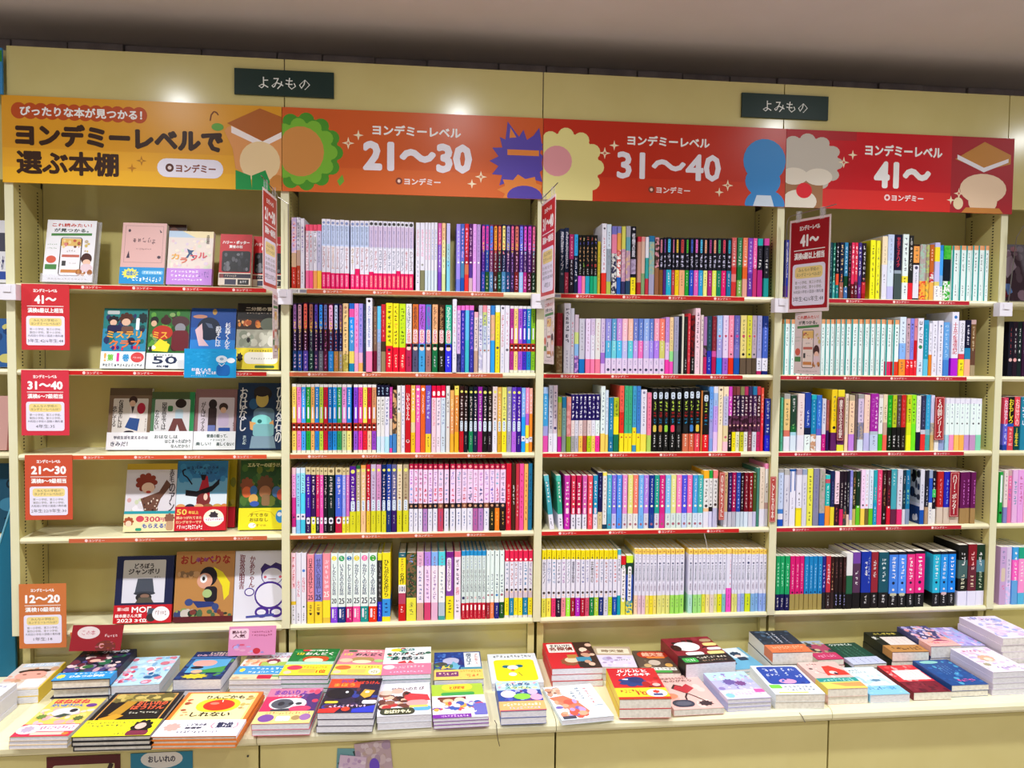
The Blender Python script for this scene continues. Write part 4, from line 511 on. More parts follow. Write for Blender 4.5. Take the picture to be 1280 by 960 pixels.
def card(name, w, h, col, code, loc, rot, label, cat, group=None, t=.0012, seed=9, back=None, two=False):
    root = empty(name, loc, rot, label, cat, group); m = MB(); m.box(0, -t, 0, w, 0, h, mat(col)); m.build('board', root)
    a = Art(w, h, -t, seed); a.run(code); a.build('print', root)
    if two:
        a = Art(w, h, -t, seed); a.run(code); o = a.build('print', root); o.rotation_euler = (0, 0, math.pi); o.location = (w, -t, 0)
    return root
# ------------------------------------------------------------------ level boards hung on the header panels
STARS = 's .285 .30 .065 fec;s .247 .40 .075 fec;s .247 .40 .03 XXX;s .757 .75 .075 fec;s .757 .75 .03 XXX;s .722 .84 .06 fec'
LOGO = 'e .44 .835 .013 .042 843;e .44 .835 .006 .02 fdc;T .53 .835 .14 .085 fee ヨンデミー'
def board(i, x0, x1, col, code, label):
    w = x1 - x0; root = empty('level_board', (x0, -.0065, 2.2505), label=label, cat='sign', group='level boards over the bookcases')
    m = MB(); m.box(0, -.006, 0, w, 0, .286, mat(col, .3)); m.build('board', root)
    a = Art(w, .286, -.006, i); a.run(code); a.build('print', root)
board(1, -.013, .891, 'e8a52c', 'r 0 .6 1 1 f0b02c;r 0 .82 1 1 f5b929;'
 + ';'.join(f'e {.06 + .0385 * i:.3f} .17 .028 .095 c4501c' for i in range(12)) + ';T .278 .17 .43 .115 fff ぴったりな本が見つかる！;'
 'B .415 .44 .74 .27 3a2010 ヨンデミーレベルで;T .228 .76 .36 .28 3a2010 選ぶ本棚;s .489 .70 .06 b5741c;s .489 .70 .024 f5b929;s .455 .79 .055 c4801c;R .545 .66 .785 .88 f2efff .5;e .59 .77 .015 .05 5a2e22;e .59 .77 .007 .022 edd;T .685 .77 .145 .1 8a4a3a ヨンデミー;'
 'l 7a4020 .014 .738,.2 .742,.13 .752,.09 .762,.1 .768,.13;e .765 .27 .022 .045 6ab04a;p e8a060 1,.3 .9,.1 .8,.27 .79,.31 .82,.52 .83,.75 .95,.98 1,.9;p b8692c .80,.22 .92,.03 1,.12 1,.36 .93,.42;p fff5f5 .815,.25 .93,.42 1,.3 1,.37 .93,.49 .815,.33;e .92 .66 .075 .24 f5d9a8;p 1f9a4c .83,.77 .885,.83 .89,1 .83,1;p 1f9a4c .89,.83 .94,.76 .97,1 .89,1;e .985 .93 .03 .12 d08a40', 'yellow level board with brown lettering and a brown book shape')
board(2, .893, 1.800, 'd8622c', 'r 0 .7 1 1 de6a2c;c .075 .52 .15 .46 13 4d9a2c;c .075 .52 .125 .38 11 7fc03a;e .068 .52 .088 .30 d9954e;p 6fb03a .205,.86 .225,.78 .232,.86 .215,.92;T .508 .225 .34 .13 fff ヨンデミーレベル;B .512 .54 .42 .36 f4f2ff 21〜30;' + LOGO + ';' + STARS.replace('XXX', 'd8622c')
 + ';z .91 .55 .12 .4 15 5a48b0;p 5a48b0 .85,.35 .86,.06 .92,.3;p 5a48b0 .94,.32 .985,.12 1,.4;p e88a3c .868,.26 .871,.13 .895,.25;r .86 .4 .985 .47 e88a3c;z .92 .9 .1 .2 9 e88a3c;e .93 .98 .07 .14 5a48b0', 'orange level board reading 21-30 between green rosette and purple shape')
board(3, 1.802, 2.708, 'c8321c', 'r 0 .7 1 1 d23a1c;c .09 .58 .15 .46 12 f0e79a;r 0 .5 .2 1 f0e79a;e .055 .52 .06 .19 e8a0a8;T .508 .225 .34 .13 fff ヨンデミーレベル;T .512 .54 .43 .34 f4f2ff 31〜40;' + LOGO + ';' + STARS.replace('XXX', 'c8321c')
 + ';e .91 .42 .09 .28 3a8fd8;e .905 .68 .075 .2 3a8fd8;e .915 .98 .085 .2 3a8fd8;p d8e8f8 .88,.86 .94,.86 .955,1 .865,1', 'red level board reading 31-40 between cream cloud and blue rounded shape')
board(4, 2.7095, 3.621, 'd0202a', 'r 0 .75 1 1 e0302c;r .72 0 1 1 b0242e;r 0 0 .3 .12 b8262e;c .09 .42 .15 .36 12 cfc8bc;r 0 .62 .16 1 a87850;e .035 .6 .06 .11 f0e8d8;e .14 .6 .06 .11 f0e8d8;e .06 .92 .075 .15 f0e8d8;e .08 .78 .034 .1 e81c2c;T .508 .225 .34 .15 fff ヨンデミーレベル;B .505 .54 .25 .35 fff 41〜;' + LOGO.replace('843', 'fdd').replace('fdc', 'c22') + ';' + STARS.replace('XXX', 'd0202a')
 + ';p c98a3c .735,.3 .865,.06 .985,.22 .985,.34 .865,.44;p f3f0f8 .745,.24 .865,.40 .975,.27 .975,.32 .865,.46 .745,.3;e .865 .68 .105 .2 f5d8b8;e .865 .85 .065 .16 f5d8b8;e .755 .88 .022 .08 f5e0b8;p d08a40 .79,.93 .94,.93 .96,1 .77,1', 'crimson level board reading 41 between grey cloud and brown book shape')
for x, t in ((.735, 'yellow and orange boards'), (2.534, 'red and crimson boards')):
    card('category_sign', .333, .087, '1c332e', 't .5 .52 .52 .46 f4f8f4 よみもの', (x, -.0064, 2.573), (0, 0, 0), f'dark green category sign with white characters straddling the seam over {t}', 'sign', 'green category signs', .009)
card('category_sign', .40, .150, '3a8ccc', 'p 2f8a3c .92,.1 1,.05 1,.3 .93,.3', (-.405, -.012, 2.537), (0, 0, 0), 'bright blue sign edge with green patch beyond the yellow board', 'sign', None, .008)
# ------------------------------------------------------------------ paper level posters hung in the first bookcase
def lv(n, k, y, bg, alt): return (f'T .5 .1 .5 .055 fff ヨンデミーレベル;B .5 .235 {.74 if len(n) > 4 else .46} .13 fff {n};r .12 .332 .88 .341 fff;T .5 .4 .74 .075 fff {k};R .1 .485 .9 .93 eeeaff .08;R .16 .515 .84 .64 f2dc90 .3;'
    f't .5 .55 .5 .04 554 みんなの学校の;t .5 .6 .6 .04 554 ヨンデミーレベルは？;t .5 .685 .66 .036 665 第一小学校、第三小学校、;t .5 .735 .66 .036 665 第四小学校、第十小学校、;t .5 .785 .74 .036 556 大和田小学校の国語の教科書;t .5 .86 {.4 if len(y) < 8 else .74} .055 445 {y}')
LV = {'41': lv('41〜', '漢検6級以上相当', '3年生:42/6年生:48', 0, 0), '31': lv('31〜40', '漢検6〜7級相当', '4年生:35', 0, 0), '21': lv('21〜30', '漢検8〜9級相当', '2年生:22/3年生:30', 0, 0), '12': lv('12〜20', '漢検10級相当', '1年生:18', 0, 0)}
for k, x, z, c, w in (('41', .036, 1.9155, 'd0343c', 'red poster reading 41'), ('31', .031, 1.6255, 'd8384a', 'bright red poster reading 31-40'), ('21', .038, 1.3365, 'cf5438', 'brick orange poster reading 21-30'), ('12', .012, .8930, 'd07840', 'pale orange poster reading 12-20')):
    card('level_poster', .153, .222, c, LV[k], (x, -.0088, z - .222), (R(-.8), 0, 0), w + (' hung on a shelf edge' if k != '12' else ' hung before the bottom shelf') + ' of the first bookcase', 'poster', 'level posters in the first bookcase')
# ------------------------------------------------------------------ flags standing out from the uprights
FLY = ('R 0 0 1 1 e6d6d6 .02;T .5 .08 .8 .06 c8463c これ読みたい！;T .5 .165 .7 .06 2c3a34 が見つかる。;p 4f8a4c .1,.22 .92,.205 .92,.245 .1,.26;R .3 .28 .74 .9 33241c .12;R .32 .29 .72 .89 efe0d8 .1;r .32 .3 .72 .42 e8c070;k 10 .35 .31 .7 .45 .04 c8604a f2d9a0 7a4a3a d88;t .52 .5 .2 .03 988 ~4;r .35 .56 .7 .6 c86a5a;r .36 .66 .44 .74 444;t .58 .7 .16 .02 a99 ~3;r .35 .8 .68 .85 d08a4a;'
       'e .14 .64 .1 .06 d8604a;r .03 .72 .26 .80 4f8a4c;e .85 .62 .11 .09 4a2a24;e .86 .68 .08 .05 f2c8b0;e .86 .77 .12 .07 e8d0d8;k 6 .68 .8 .98 .9 .06 c88a4a a8683a;k 5 .8 .32 .98 .52 .04 d8c070 c8b8a0;t .14 .4 .2 .02 8a8 ~5;t .14 .46 .2 .02 8a8 ~5;t .5 .95 .8 .02 988 ~12')
CLR = mat('f4f6ff', .15, 'clear'); WIRE = mat('9a9690', .3, 'metal'); WPL = mat('e8e6f0', .35)
def flag(X, far, near, zt, ht, keycol, key, l_far, l_near, nm, nearx=None):
    # holder clipped on the upright
    h = empty('flag_holder', (X, -.004, 1.885), label=f'white plastic clip and wire arm gripping {nm}', cat='sign holder', group='wire flag holders on the uprights')
    m = MB(); m.box(-.026, -.034, -.026, .026, 0, .026, WPL); m.box(-.012, -.038, .0, .012, -.0342, .022, WPL); m.build('clip_block', h)
    if far is None: return
    V = lambda p: Vector((p[0] - X, p[1] + .004, p[2] - 1.885))
    d = (Vector(near) - Vector(far)); d.z = 0; L = d.length; u = d / L
    top = zt + .018; m = MB()
    m.tube([V((X + .016, -.03, 1.9)), V((X + .016, -.03, top - .03)), V((far[0] - u.x * .01, far[1] - u.y * .01, top - .008)), V((far[0], far[1], top)), V((near[0] + u.x * .02, near[1] + u.y * .02, top + .012))], .0016, WIRE); m.build('wire_arm', h)
    for f in (.22, .8):
        q = V(Vector(far) + d * f); q.z = top - 1.885; nn = Vector((u.y, -u.x, 0))
        for sd in (-.0042, .0034):
            c0 = q + nn * sd; m = MB(); vs = [c0 + u * a + nn * bb + Vector((0, 0, zz)) for zz in (-.03, .012) for a, bb in ((-.009, 0), (.009, 0), (.009, .0008), (-.009, .0008))]
            m.add(vs, [(0, 3, 2, 1), (4, 5, 6, 7), (0, 1, 5, 4), (1, 2, 6, 5), (2, 3, 7, 6), (3, 0, 4, 7)], CLR); m.build('clear_clip', h)
    ang = math.atan2(d.y, d.x)
    c = card('hanging_flag', L, ht, 'f0dcdc', 'r .035 .025 .965 .965 ' + keycol + ';' + key, (far[0], far[1], zt - ht), (0, 0, ang), f'laminated red flag with a level range, hung from {nm}', 'sign', 'level flags hung from wire arms', .0008, two=True)
    d2 = (Vector(l_near) - Vector(l_far)); d2.z = 0
    card('advert_leaflet', d2.length, .222, 'ead8d6', FLY, (l_far[0], l_far[1], zt - ht - .224), (0, 0, math.atan2(d2.y, d2.x)), f'pale phone leaflet below the flag at {nm}', 'leaflet', 'phone leaflets below the flags', .0006, two=True)
flag(.9, (.882, -.05, 0), (.8765, -.25, 0), 2.215, .318, 'c23a30', LV['21'], (.887, -.06, 0), (.899, -.215, 0), 'the upright between yellow and orange boards')
flag(1.79, (1.793, -.05, 0), (1.812, -.245, 0), 2.225, .338, 'c82a30', LV['31'], (1.806, -.06, 0), (1.8155, -.22, 0), 'the upright between orange and red boards')
flag(2.695, (2.714, -.05, 0), (2.782, -.215, 0), 2.192, .334, 'a81824', LV['41'], (2.738, -.06, 0), (2.765, -.2, 0), 'the upright between red and crimson boards')
flag(3.592, None, None, 0, 0, '', '', 0, 0, 'the upright at the end of the crimson board')
flag(.008, None, None, 0, 0, '', '', 0, 0, 'the upright beside the teal panel')
w = empty('wire_arm_sign', (3.66, -.02, 1.89), label='purple-edged white flag on a bent wire at the end bookcase', cat='sign')
m = MB(); m.tube([(-.055, -.01, .0), (-.03, -.01, .27), (-.02, -.03, .31), (.0, -.05, .325), (.12, -.06, .325)], .0018, WIRE); m.build('wire_arm', w)
m = MB(); m.box(.0, -.052, .0, .16, -.050, .33, mat('e8d8e4')); m.build('board', w)
a = Art(.16, .33, -.0521, 4); a.run('r .06 .02 1 .98 8a7a9c;r .08 .04 1 .96 efe6f2'); a.build('print', w)
# ------------------------------------------------------------------ shelf-talker cards
card('shelf_talker', .172, .100, '1c9ad8', 'k 40 .05 .08 .6 .6 .04 2ba6e2 1692d0;T .33 .72 .38 .11 eef 杉森くんを;T .42 .83 .4 .12 eef 殺すには;t .28 .93 .3 .05 bde ~7;e .72 .36 .11 .13 d8e4f0;e .9 .40 .08 .09 e6ecf4;R .62 .55 .88 .93 1a62b0 .3;l dce8f4 .02 .66,.5 .72,.6 .78,.5;e .72 .35 .04 .05 8aa8c4', (.562, -.0125, 1.603), (R(-4), 0, R(2)), 'bright cyan card with a white bird-like drawing hung on the second shelf', 'card')
card('shelf_talker', .170, .085, '8e1a24', 'e .33 .3 .22 .24 d8c8c8;t .33 .3 .26 .2 a14 この本;t .78 .42 .26 .12 dbb ~5;e .7 .85 .2 .25 6a2a24;e .62 .8 .05 .1 c88;k 12 .5 .65 .95 .95 .05 731 a45', (.19, -.05, .672), (R(-22), 0, R(-3)), 'dark red card standing behind the blue-banded school comic', 'card')
card('shelf_talker', .160, .098, 'd888b4', 'R .02 .08 .42 .45 ecc8d8 .2;T .22 .2 .3 .12 523 読みもの;T .22 .33 .26 .12 523 人気;k 10 .1 .55 .8 .95 .09 b8a8dc e0a0c0 d85a7a 9a88c8;t .7 .2 .44 .07 946 ~9;t .7 .32 .44 .07 946 ~9;e .6 .85 .08 .1 c03040', (.712, -.05, .638), (R(-14), 0, R(0)), 'pink card standing behind the last books under the first bookcase', 'card')
# ------------------------------------------------------------------ face-out books in the first bookcase
def face_out(row, x, w, h, t, col, code, label, lean=12, y=.03, **kw):
    y2 = y + t * math.cos(R(lean)); dz = t * math.sin(R(lean))
    return cover_book(kw.pop('name', 'picture_book'), w, h, t, col, code, (x, y2, ROWZ[row] + .0005), (R(-lean), 0, R(kw.pop('tilt', 0))), label, 'book', 'face-out books in the first bookcase', **kw)
# leaflet box
bx = empty('leaflet_stand', (.083, .058, 1.9185), (R(-13), 0, 0), 'clear stand of white phone leaflets on the top shelf of the first bookcase', 'leaflet stand')
m = MB(); m.box(-.003, -.034, 0, .168, -.032, .03, CLR); m.box(-.003, 0, 0, .168, .002, .232, CLR); m.box(-.003, -.034, -.0, .168, .002, .0015, CLR); m.build('holder', bx)
cover_book('leaflet_stack', .162, .224, .026, 'f0f0f8', FLY.replace('e6d6d6', 'f4f4fb').replace('efe0d8', 'f6f4fb'), (.084, .0565, 1.9205), (R(-13), 0, 0), 'stack of white leaflets with a phone picture in the clear stand', 'leaflets')
face_out(1, .342, .146, .220, .022, 'e0b4b0', 'l 8a6a68 .004 .07,.05 .93,.05 .93,.65 .07,.65 .07,.05;e .16 .13 .03 .025 423040;p 423040 .84,.1 .9,.15 .86,.16;p 423040 .12,.58 .17,.46 .2,.58;z .86 .56 .05 .03 6 423040;t .5 .29 .55 .08 6a4a50 ~5;t .5 .43 .34 .03 866 ~9|.73!1f94d8!z .24 .38 .2 .34 12 f0e860;T .27 .36 .22 .3 1f7ac8 出会い;R .5 .2 .97 .42 7cc4ee .3;t .74 .31 .4 .16 fff ~7;t .62 .72 .66 .3 eff ~9', 'pale pink story book with bright blue band on the top shelf', page=PAGE, y=0.012)
cover_book('picture_book', .125, .236, .012, '4a2c24', 'k 18 .05 .03 .95 .5 .12 7a4a38 6a8a6a c8a898 802028', (.395, .140, 1.9185), (R(-10), 0, R(0)), 'dark brown illustrated book hidden behind the pale pink story book', 'book', 'face-out books in the first bookcase')
face_out(1, .497, .150, .194, .024, 'e8dcd4', 'r 0 0 1 .12 b8d0e8;p efe0b0 .3,0 1,0 1,.12 .6,.12;k 60 .04 .16 .96 .72 .05 f0d8c8 e8c8d0 d8e0c8 f4e8d8 e0d0e0;p 1c4a78 .42,.33 .46,.42 .4,.5 .45,.5 .5,.43 .56,.5 .6,.5 .53,.41 .58,.36 .5,.36;v .88 .15 .07 .17 543 森絵都;T .17 .48 .17 .11 e8a83c カ;T .36 .55 .16 .1 e0603c ラ;T .58 .5 .16 .1 d83a4a フ;T .78 .45 .2 .11 d84a5a ル|.7!c48ae4!t .4 .2 .62 .15 fff ~8;t .4 .45 .62 .15 fff ~8;t .45 .7 .7 .12 fff ~10;t .82 .35 .25 .4 86b ~4', 'pale story book with rainbow title and lilac band on the top shelf', page=PAGE, spine='R', y=0.012)
for i, (x, t_, yy) in enumerate(((.670, 'whole', .014), (.772, 'partly hidden by the hanging flag', .052))):
    face_out(1, x, .108, .186, .03, 'c41c24', 'T .5 .16 .85 .07 fff ハリー・ポッター;T .5 .245 .42 .06 fff 賢者の石;R .08 .33 .97 .74 141418 .1;k 26 .15 .36 .9 .72 .07 33343c 5a5c64 222228 74767e|.76!ece0d0!r .02 .08 1 .42 2c2438;r .04 .1 .16 .4 8a3a3a;t .38 .25 .36 .2 cba ~6;r .2 .52 .55 .95 3a3a52;r .6 .52 .95 .95 222;t .78 .72 .22 .2 eee ~3', 'red paperback with black smoky picture, ' + t_ + ', on the top shelf', name='paperback', page=PAGE, y=yy)
face_out(2, .273, .145, .214, .02, '1f7a7a', 'r 0 .34 1 .72 2a8ab0;k 26 .05 .1 .95 .6 .08 13484a 243060 2a1c3a 176a6a;R .08 .04 .36 .1 b8c0c0 .3;c .23 .2 .12 .07 8 16141c;c .52 .17 .15 .09 8 4a2418;c .9 .16 .1 .08 8 14282c;e .52 .23 .1 .06 e0b8a0;e .23 .24 .08 .05 e0b8a0;R .75 .16 .83 .36 e8f4ff .4;R .1 .28 .42 .4 1c1c48 .3;R .42 .3 .7 .42 6a4a40 .3;T .5 .44 .8 .12 f0a83c ミステリ;T .52 .59 .72 .14 ec7a3c クラブ;k 8 .1 .62 .95 .7 .06 e8503c 2c2a80 d83050|.72!f2f6f8!T .1 .34 .06 .5 f0b060 !;T .22 .36 .14 .4 7ac83a 第;T .39 .34 .06 .5 e8389a 1;T .57 .36 .16 .44 2c9ad8 巻;e .83 .34 .15 .3 d8484a;t .83 .36 .2 .14 fdd ~5;t .5 .8 .9 .18 345 ~14', 'teal comic-style book with orange title and white band on the second shelf', y=0.022)
face_out(2, .424, .137, .215, .02, '2a6a2c', 'k 26 .05 .05 .95 .7 .09 1c4a1c 5a9a3a 3c2418 80a060;e .14 .2 .1 .07 14120f;e .13 .25 .07 .05 d8b090;e .42 .2 .13 .07 3a1814;e .78 .22 .22 .1 4a2c30;e .78 .32 .13 .08 8a8a94;R .58 .36 1 .7 6a1824 .3;e .35 .4 .25 .12 b83020;T .3 .44 .36 .11 f0b03c ミス;T .34 .6 .3 .13 f0c83c クラ;p f0e030 .05,.7 .3,.5 .55,.6 .5,.72;k 6 .02 .62 .2 .72 .06 eee 222|.74!eef2f6!T .45 .45 .6 .5 1c2c50 50;t .4 .14 .5 .12 455 ~7;T .4 .85 .3 .16 1c2c50 枚増', 'green comic-style book with dark red figure and large 50 on its band', y=0.022)
face_out(2, .566, .153, .220, .017, '1c5cae', 'r 0 0 1 .32 164a9a;r 0 .52 1 1 2a86d8;e .52 .06 .05 .05 b89048;e .2 .14 .16 .03 c88a70;e .4 .34 .26 .19 14243c;p ecc8d0 .1,.36 .26,.24 .28,.5 .42,.62 .2,.62 .14,.46;p 14243c .24,.2 .6,.3 .6,.52 .3,.5 .26,.34;p 5a6a88 .32,.24 .46,.26 .5,.33 .4,.32;V .83 .45 .13 .44 f2f6ff 杉森くんを;V .62 .46 .13 .34 f2f6ff 殺すには;R .76 .7 .97 .98 d8e4f0 .1;v .86 .84 .12 .22 445 ~5', 'blue story book with dark-haired girl in profile on the second shelf', y=0.022)
face_out(2, .723, .149, .239, .024, '1a1614', 'T .56 .085 .74 .06 d8d0c0 二分間の冒険;t .5 .15 .6 .02 a98 ~9;r 0 .24 1 .4 3a2820;k 14 .02 .25 .6 .37 .06 e08a3c b85a2c f0b878;e .74 .32 .2 .1 6a7264;r 0 .4 1 .68 a8a898;k 20 .02 .42 .98 .67 .1 c8c8b8 8a9280 dcdcd0;z .28 .56 .05 .05 7 222|.68!ecd838!R .2 .2 .98 .75 f6f4e8 .4;z .1 .45 .08 .24 7 222;t .6 .14 .6 .1 443 ~10;t .6 .5 .5 .08 887 ~9;R .45 .82 .9 .95 4a6a3a .4', 'black-topped story book with misty grey picture and yellow band on the second shelf', page=PAGE, y=0.022)
P3 = 'R .1 .17 .92 .76 dcd6d2 .03;'
face_out(3, .266, .145, .222, .02, '7a6450', 'r 0 0 1 .12 5c4a36;' + P3 + 'V .28 .42 .11 .46 2c2020 保健室には;V .14 .46 .1 .34 2c2020 恋してる;e .56 .2 .1 .07 3a2420;e .55 .25 .07 .05 e0b8a0;R .5 .3 .66 .5 e8e0e4 .3;p 3a3038 .52,.3 .56,.42 .6,.3;e .76 .33 .1 .09 b82440;p 2c4c88 .5,.48 .74,.5 .7,.7 .4,.64;e .5 .72 .12 .03 2a2030;v .88 .6 .04 .22 766 ~6|.72!eeecf4!T .56 .3 .8 .2 556 学校生活を変えるのは;T .3 .66 .4 .26 556 きみだ！;k 8 .1 .1 .9 .9 .03 d8d4e8', 'story book with a blue-skirted girl, first on the third shelf', y=0.08)
face_out(3, .413, .148, .209, .02, '4f7a58', 'r 0 0 1 .12 4a5c38;r .88 .0 1 1 2a8a52;R .08 .13 .9 .72 d6d4d8 .03;V .3 .42 .11 .48 2c2826 図書室では;V .14 .48 .1 .34 2c2826 なかない;R .38 .24 .5 .34 3a7a4a .3;e .68 .2 .13 .08 2a1c18;R .56 .3 .74 .48 b8d0e0 .3;p 6a3c3a .52,.46 .72,.46 .86,.68 .7,.72 .62,.56 .55,.76 .38,.76|.68!f0f0f8!T .38 .3 .54 .2 566 おはなしは;T .66 .54 .6 .2 566 はじまったばかり;T .72 .8 .44 .18 566 なんだから！', 'green-edged story book with a striding figure in brown trousers on the third shelf', y=0.075)
face_out(3, .563, .145, .220, .02, '8a6468', 'R .08 .14 .94 .76 d0c6d4 .03;V .2 .46 .11 .5 3a2c30 がんばってる;R .32 .3 .52 .72 3c2c30 .3;e .42 .25 .1 .08 2c2024;e .68 .3 .11 .07 3a2824;e .68 .35 .07 .05 e0b8a0;R .56 .4 .82 .62 c8b8d8 .3;R .58 .64 .86 .78 2c50a0 .1;R .32 .6 .5 .76 6a78b8 .1;e .1 .86 .12 .04 3a7a5a;v .93 .66 .04 .22 766 ~6|.7!eef2fa!T .56 .25 .5 .2 566 普通の話って、;t .58 .48 .36 .14 788 ~6;T .24 .68 .36 .2 566 楽しい！;T .76 .7 .42 .2 566 楽しくない！', 'mauve story book with two standing friends on the third shelf', y=0.078)
face_out(3, .711, .160, .244, .02, '122c50', 'e .35 .32 .1 .08 2a5a8a;V .13 .4 .17 .66 e8e8f0 おはなし;V .92 .48 .16 .84 e8e8f0 ひかる石の;e .55 .17 .2 .11 1f1a1c;e .54 .25 .14 .12 c8b060;e .53 .13 .18 .08 2a2224;R .36 .38 .82 .62 5a7488 .3;e .54 .58 .22 .1 86d8d8;e .5 .58 .05 .03 1c6a6a;p d8a060 .28,.58 .42,.6 .38,.72 .3,.7;p d8a060 .72,.6 .8,.56 .82,.66 .7,.72;R .36 .62 .82 .8 7ab0b8 .2;p 7a94a8 .34,.8 .82,.8 .88,.98 .3,.98;v .18 .86 .1 .14 cdd ~6', 'dark blue story book with a boy holding a glowing stone on the third shelf', y=0.075)
face_out(4, .330, .172, .240, .02, 'd8d4dc', 'r 0 0 1 .09 c8a830;k 30 .04 .5 .5 .95 .06 e8e4ec d0a0a0 c8d0b0;c .4 .28 .2 .13 9 8a3420;e .44 .36 .13 .08 eac8b0;e .45 .42 .05 .02 b84030;p 6a4638 .3,.52 .66,.42 .8,.24 .9,.32 .7,.52 .62,.7 .4,.72;k 20 .32 .5 .66 .7 .02 e8d8c8 3a2420;V .9 .18 .1 .2 3a3038 赤毛;V .92 .5 .12 .42 3a3038 のアン|.7!eee0b0!r 0 0 1 .14 2a9aa8;T .56 .4 .3 .26 c83a5a 300;T .8 .42 .2 .2 d0607a 円得;e .32 .38 .08 .15 d0485a;T .6 .72 .46 .22 3a5ab0 もらえる!;c .1 .5 .09 .2 8 a85030;e .1 .6 .06 .14 f0d0b8;c .9 .34 .09 .2 8 8a5a48;R .84 .5 .98 .95 c09a7a .3;R .24 .82 .36 .96 2c9a7a .4', 'white story book with red-haired girl in checks, first on the fourth shelf', y=0.055)
cover_book('picture_book', .168, .248, .018, 'c8b020', 'k 30 .02 .02 .98 .7 .08 8a8a2a c8b848|.70!c01c2c!t .5 .5 .6 .2 ecc ~6', (.530, .124, 1.0495), (R(-12), 0, 0), 'second copy behind the red-hat picture book, yellow cover edge showing', 'book', 'face-out books in the first bookcase', spine='R')
face_out(4, .5035, .175, .248, .026, '2c74a8', 'r 0 .25 1 .5 6aa8cc;r 0 .48 1 .7 d8e4ee;k 24 .05 .03 .95 .3 .09 2c6aa0 3a86b8;t .5 .1 .66 .06 1c3c60 ~8;t .55 .17 .5 .06 1c3c60 ~6;l 141018 .02 .3,.34 .2,.24 .12,.2 .1,.14 .16,.12;p b02030 .42,.48 .52,.22 .6,.22 .66,.45 .66,.62 .4,.62;p 141018 .46,.2 .58,.2 .55,.28 .49,.28;p 141018 .18,.42 .4,.44 .7,.36 .84,.26 .84,.34 .7,.44 .42,.52 .18,.5;e .54 .56 .14 .09 7a2c2c;e .58 .52 .04 .05 e8c8b8;e .1 .67 .1 .05 d8a060;e .28 .67 .1 .05 2c2838;e .46 .67 .1 .05 d8a878;e .64 .67 .1 .05 8a5a34;e .82 .67 .1 .05 c8a050;e .96 .67 .08 .05 d08040|.66!c81c2c!T .13 .22 .2 .24 f0d060 50;T .36 .24 .2 .14 f0d060 年以上;T .28 .46 .5 .13 f0c8a0 読みつがれてきた;T .28 .64 .5 .13 f0c8a0 ロングセラーです;t .3 .85 .5 .2 fee ~12;e .76 .48 .2 .36 f4eed8;z .76 .38 .1 .2 7 3a3038;R .58 .46 .96 .62 f4f0ff .2;t .77 .54 .34 .1 c22 ~8', 'blue picture book with a red hat-shaped figure and red band on the fourth shelf', spine='R', spinecol='d0b82c', y=0.055)
face_out(4, .722, .162, .250, .02, '2a5024', 'k 34 .03 .05 .97 .66 .1 1f4420 4a7030 6a7a2c 34602a;T .55 .07 .8 .06 dcd8a0 エルマーのぼうけん;c .15 .36 .13 .1 8 8a4a2c;e .15 .46 .1 .08 d86a3c;e .3 .44 .08 .07 3a70b0;c .55 .36 .17 .13 9 6a4428;e .55 .46 .13 .09 a8704a;R .48 .5 .66 .66 8a6a48 .3;e .8 .46 .1 .08 4a70a8;e .9 .5 .09 .08 c8503c;e .3 .56 .1 .07 d8a858;e .33 .63 .1 .04 3a5ab0|.69!f0e428!l c8a820 .02 .2,.4 .3,.2 .5,.12 .7,.2 .78,.4;T .44 .32 .4 .16 8a7820 すてきな;T .44 .54 .4 .16 8a7820 おはなし;e .3 .8 .08 .12 fff;t .46 .8 .3 .14 a83 ~4;e .9 .4 .1 .3 3a94d8;e .88 .3 .05 .1 eef', 'dark green jungle picture book with yellow band on the fourth shelf', y=0.06)
face_out(5, .296, .196, .233, .026, '1f2448', 'R .12 .06 .86 .7 c8c4bc .03;r .12 .33 .86 .7 dcdce8;T .48 .15 .34 .08 332c28 どろぼう;T .48 .235 .54 .09 332c28 ジャンボリ;t .72 .32 .12 .03 443 ~3;p 4a505c .38,.34 .64,.34 .68,.55 .34,.55;e .51 .56 .19 .03 3a3e48;e .5 .62 .14 .07 2c2a2c;e .52 .6 .08 .03 8a6a5a;p 5a5448 .36,.7 .42,.62 .62,.62 .68,.7|.73!c8202c!T .16 .22 .2 .2 fdd 第16回;T .48 .26 .34 .32 fff MOE;T .26 .58 .46 .2 fee 絵本屋さん大賞;T .2 .84 .26 .2 fff 2023;T .48 .84 .22 .2 fff 3位;p 4a5868 .6,.2 .7,.2 .72,.55 .58,.55;e .65 .7 .08 .22 3a3434;e .82 .5 .15 .4 f2eef4;t .82 .45 .2 .3 a88 ~5', 'navy-framed picture book with a grey bucket-hat thief on the bottom shelf', spine='R', y=0.045)
face_out(5, .499, .205, .247, .018, 'b8844a', 'T .5 .12 .84 .13 a02c24 おしゃべりな;t .5 .12 .4 .08 8a3a80 ~3;k 10 .03 .28 .4 .38 .06 8a6a48 c89a68;p e8d828 .64,.22 .8,.3 .93,.45 .92,.62 .84,.7 .8,.5 .7,.36;e .56 .36 .15 .14 1f1a20;e .5 .42 .13 .11 d8a088;e .48 .39 .06 .06 f4f4f8;e .48 .39 .025 .03 222;R .5 .5 .72 .72 221c24 .3;e .55 .6 .08 .06 a8c080;p 2c3a78 .3,.7 .66,.72 .74,.78 .4,.8;e .25 .72 .07 .05 3a4a80;e .7 .79 .06 .05 3a4a80;k 26 .03 .82 .97 .93 .07 4a6a4a 7a3a34 c8c0b8 3a4470 2c3a2c 8a9a5a;r 0 .92 1 1 5a1c24', 'tan picture book with a seated black-clad boy and yellow cape on the bottom shelf', y=0.045)
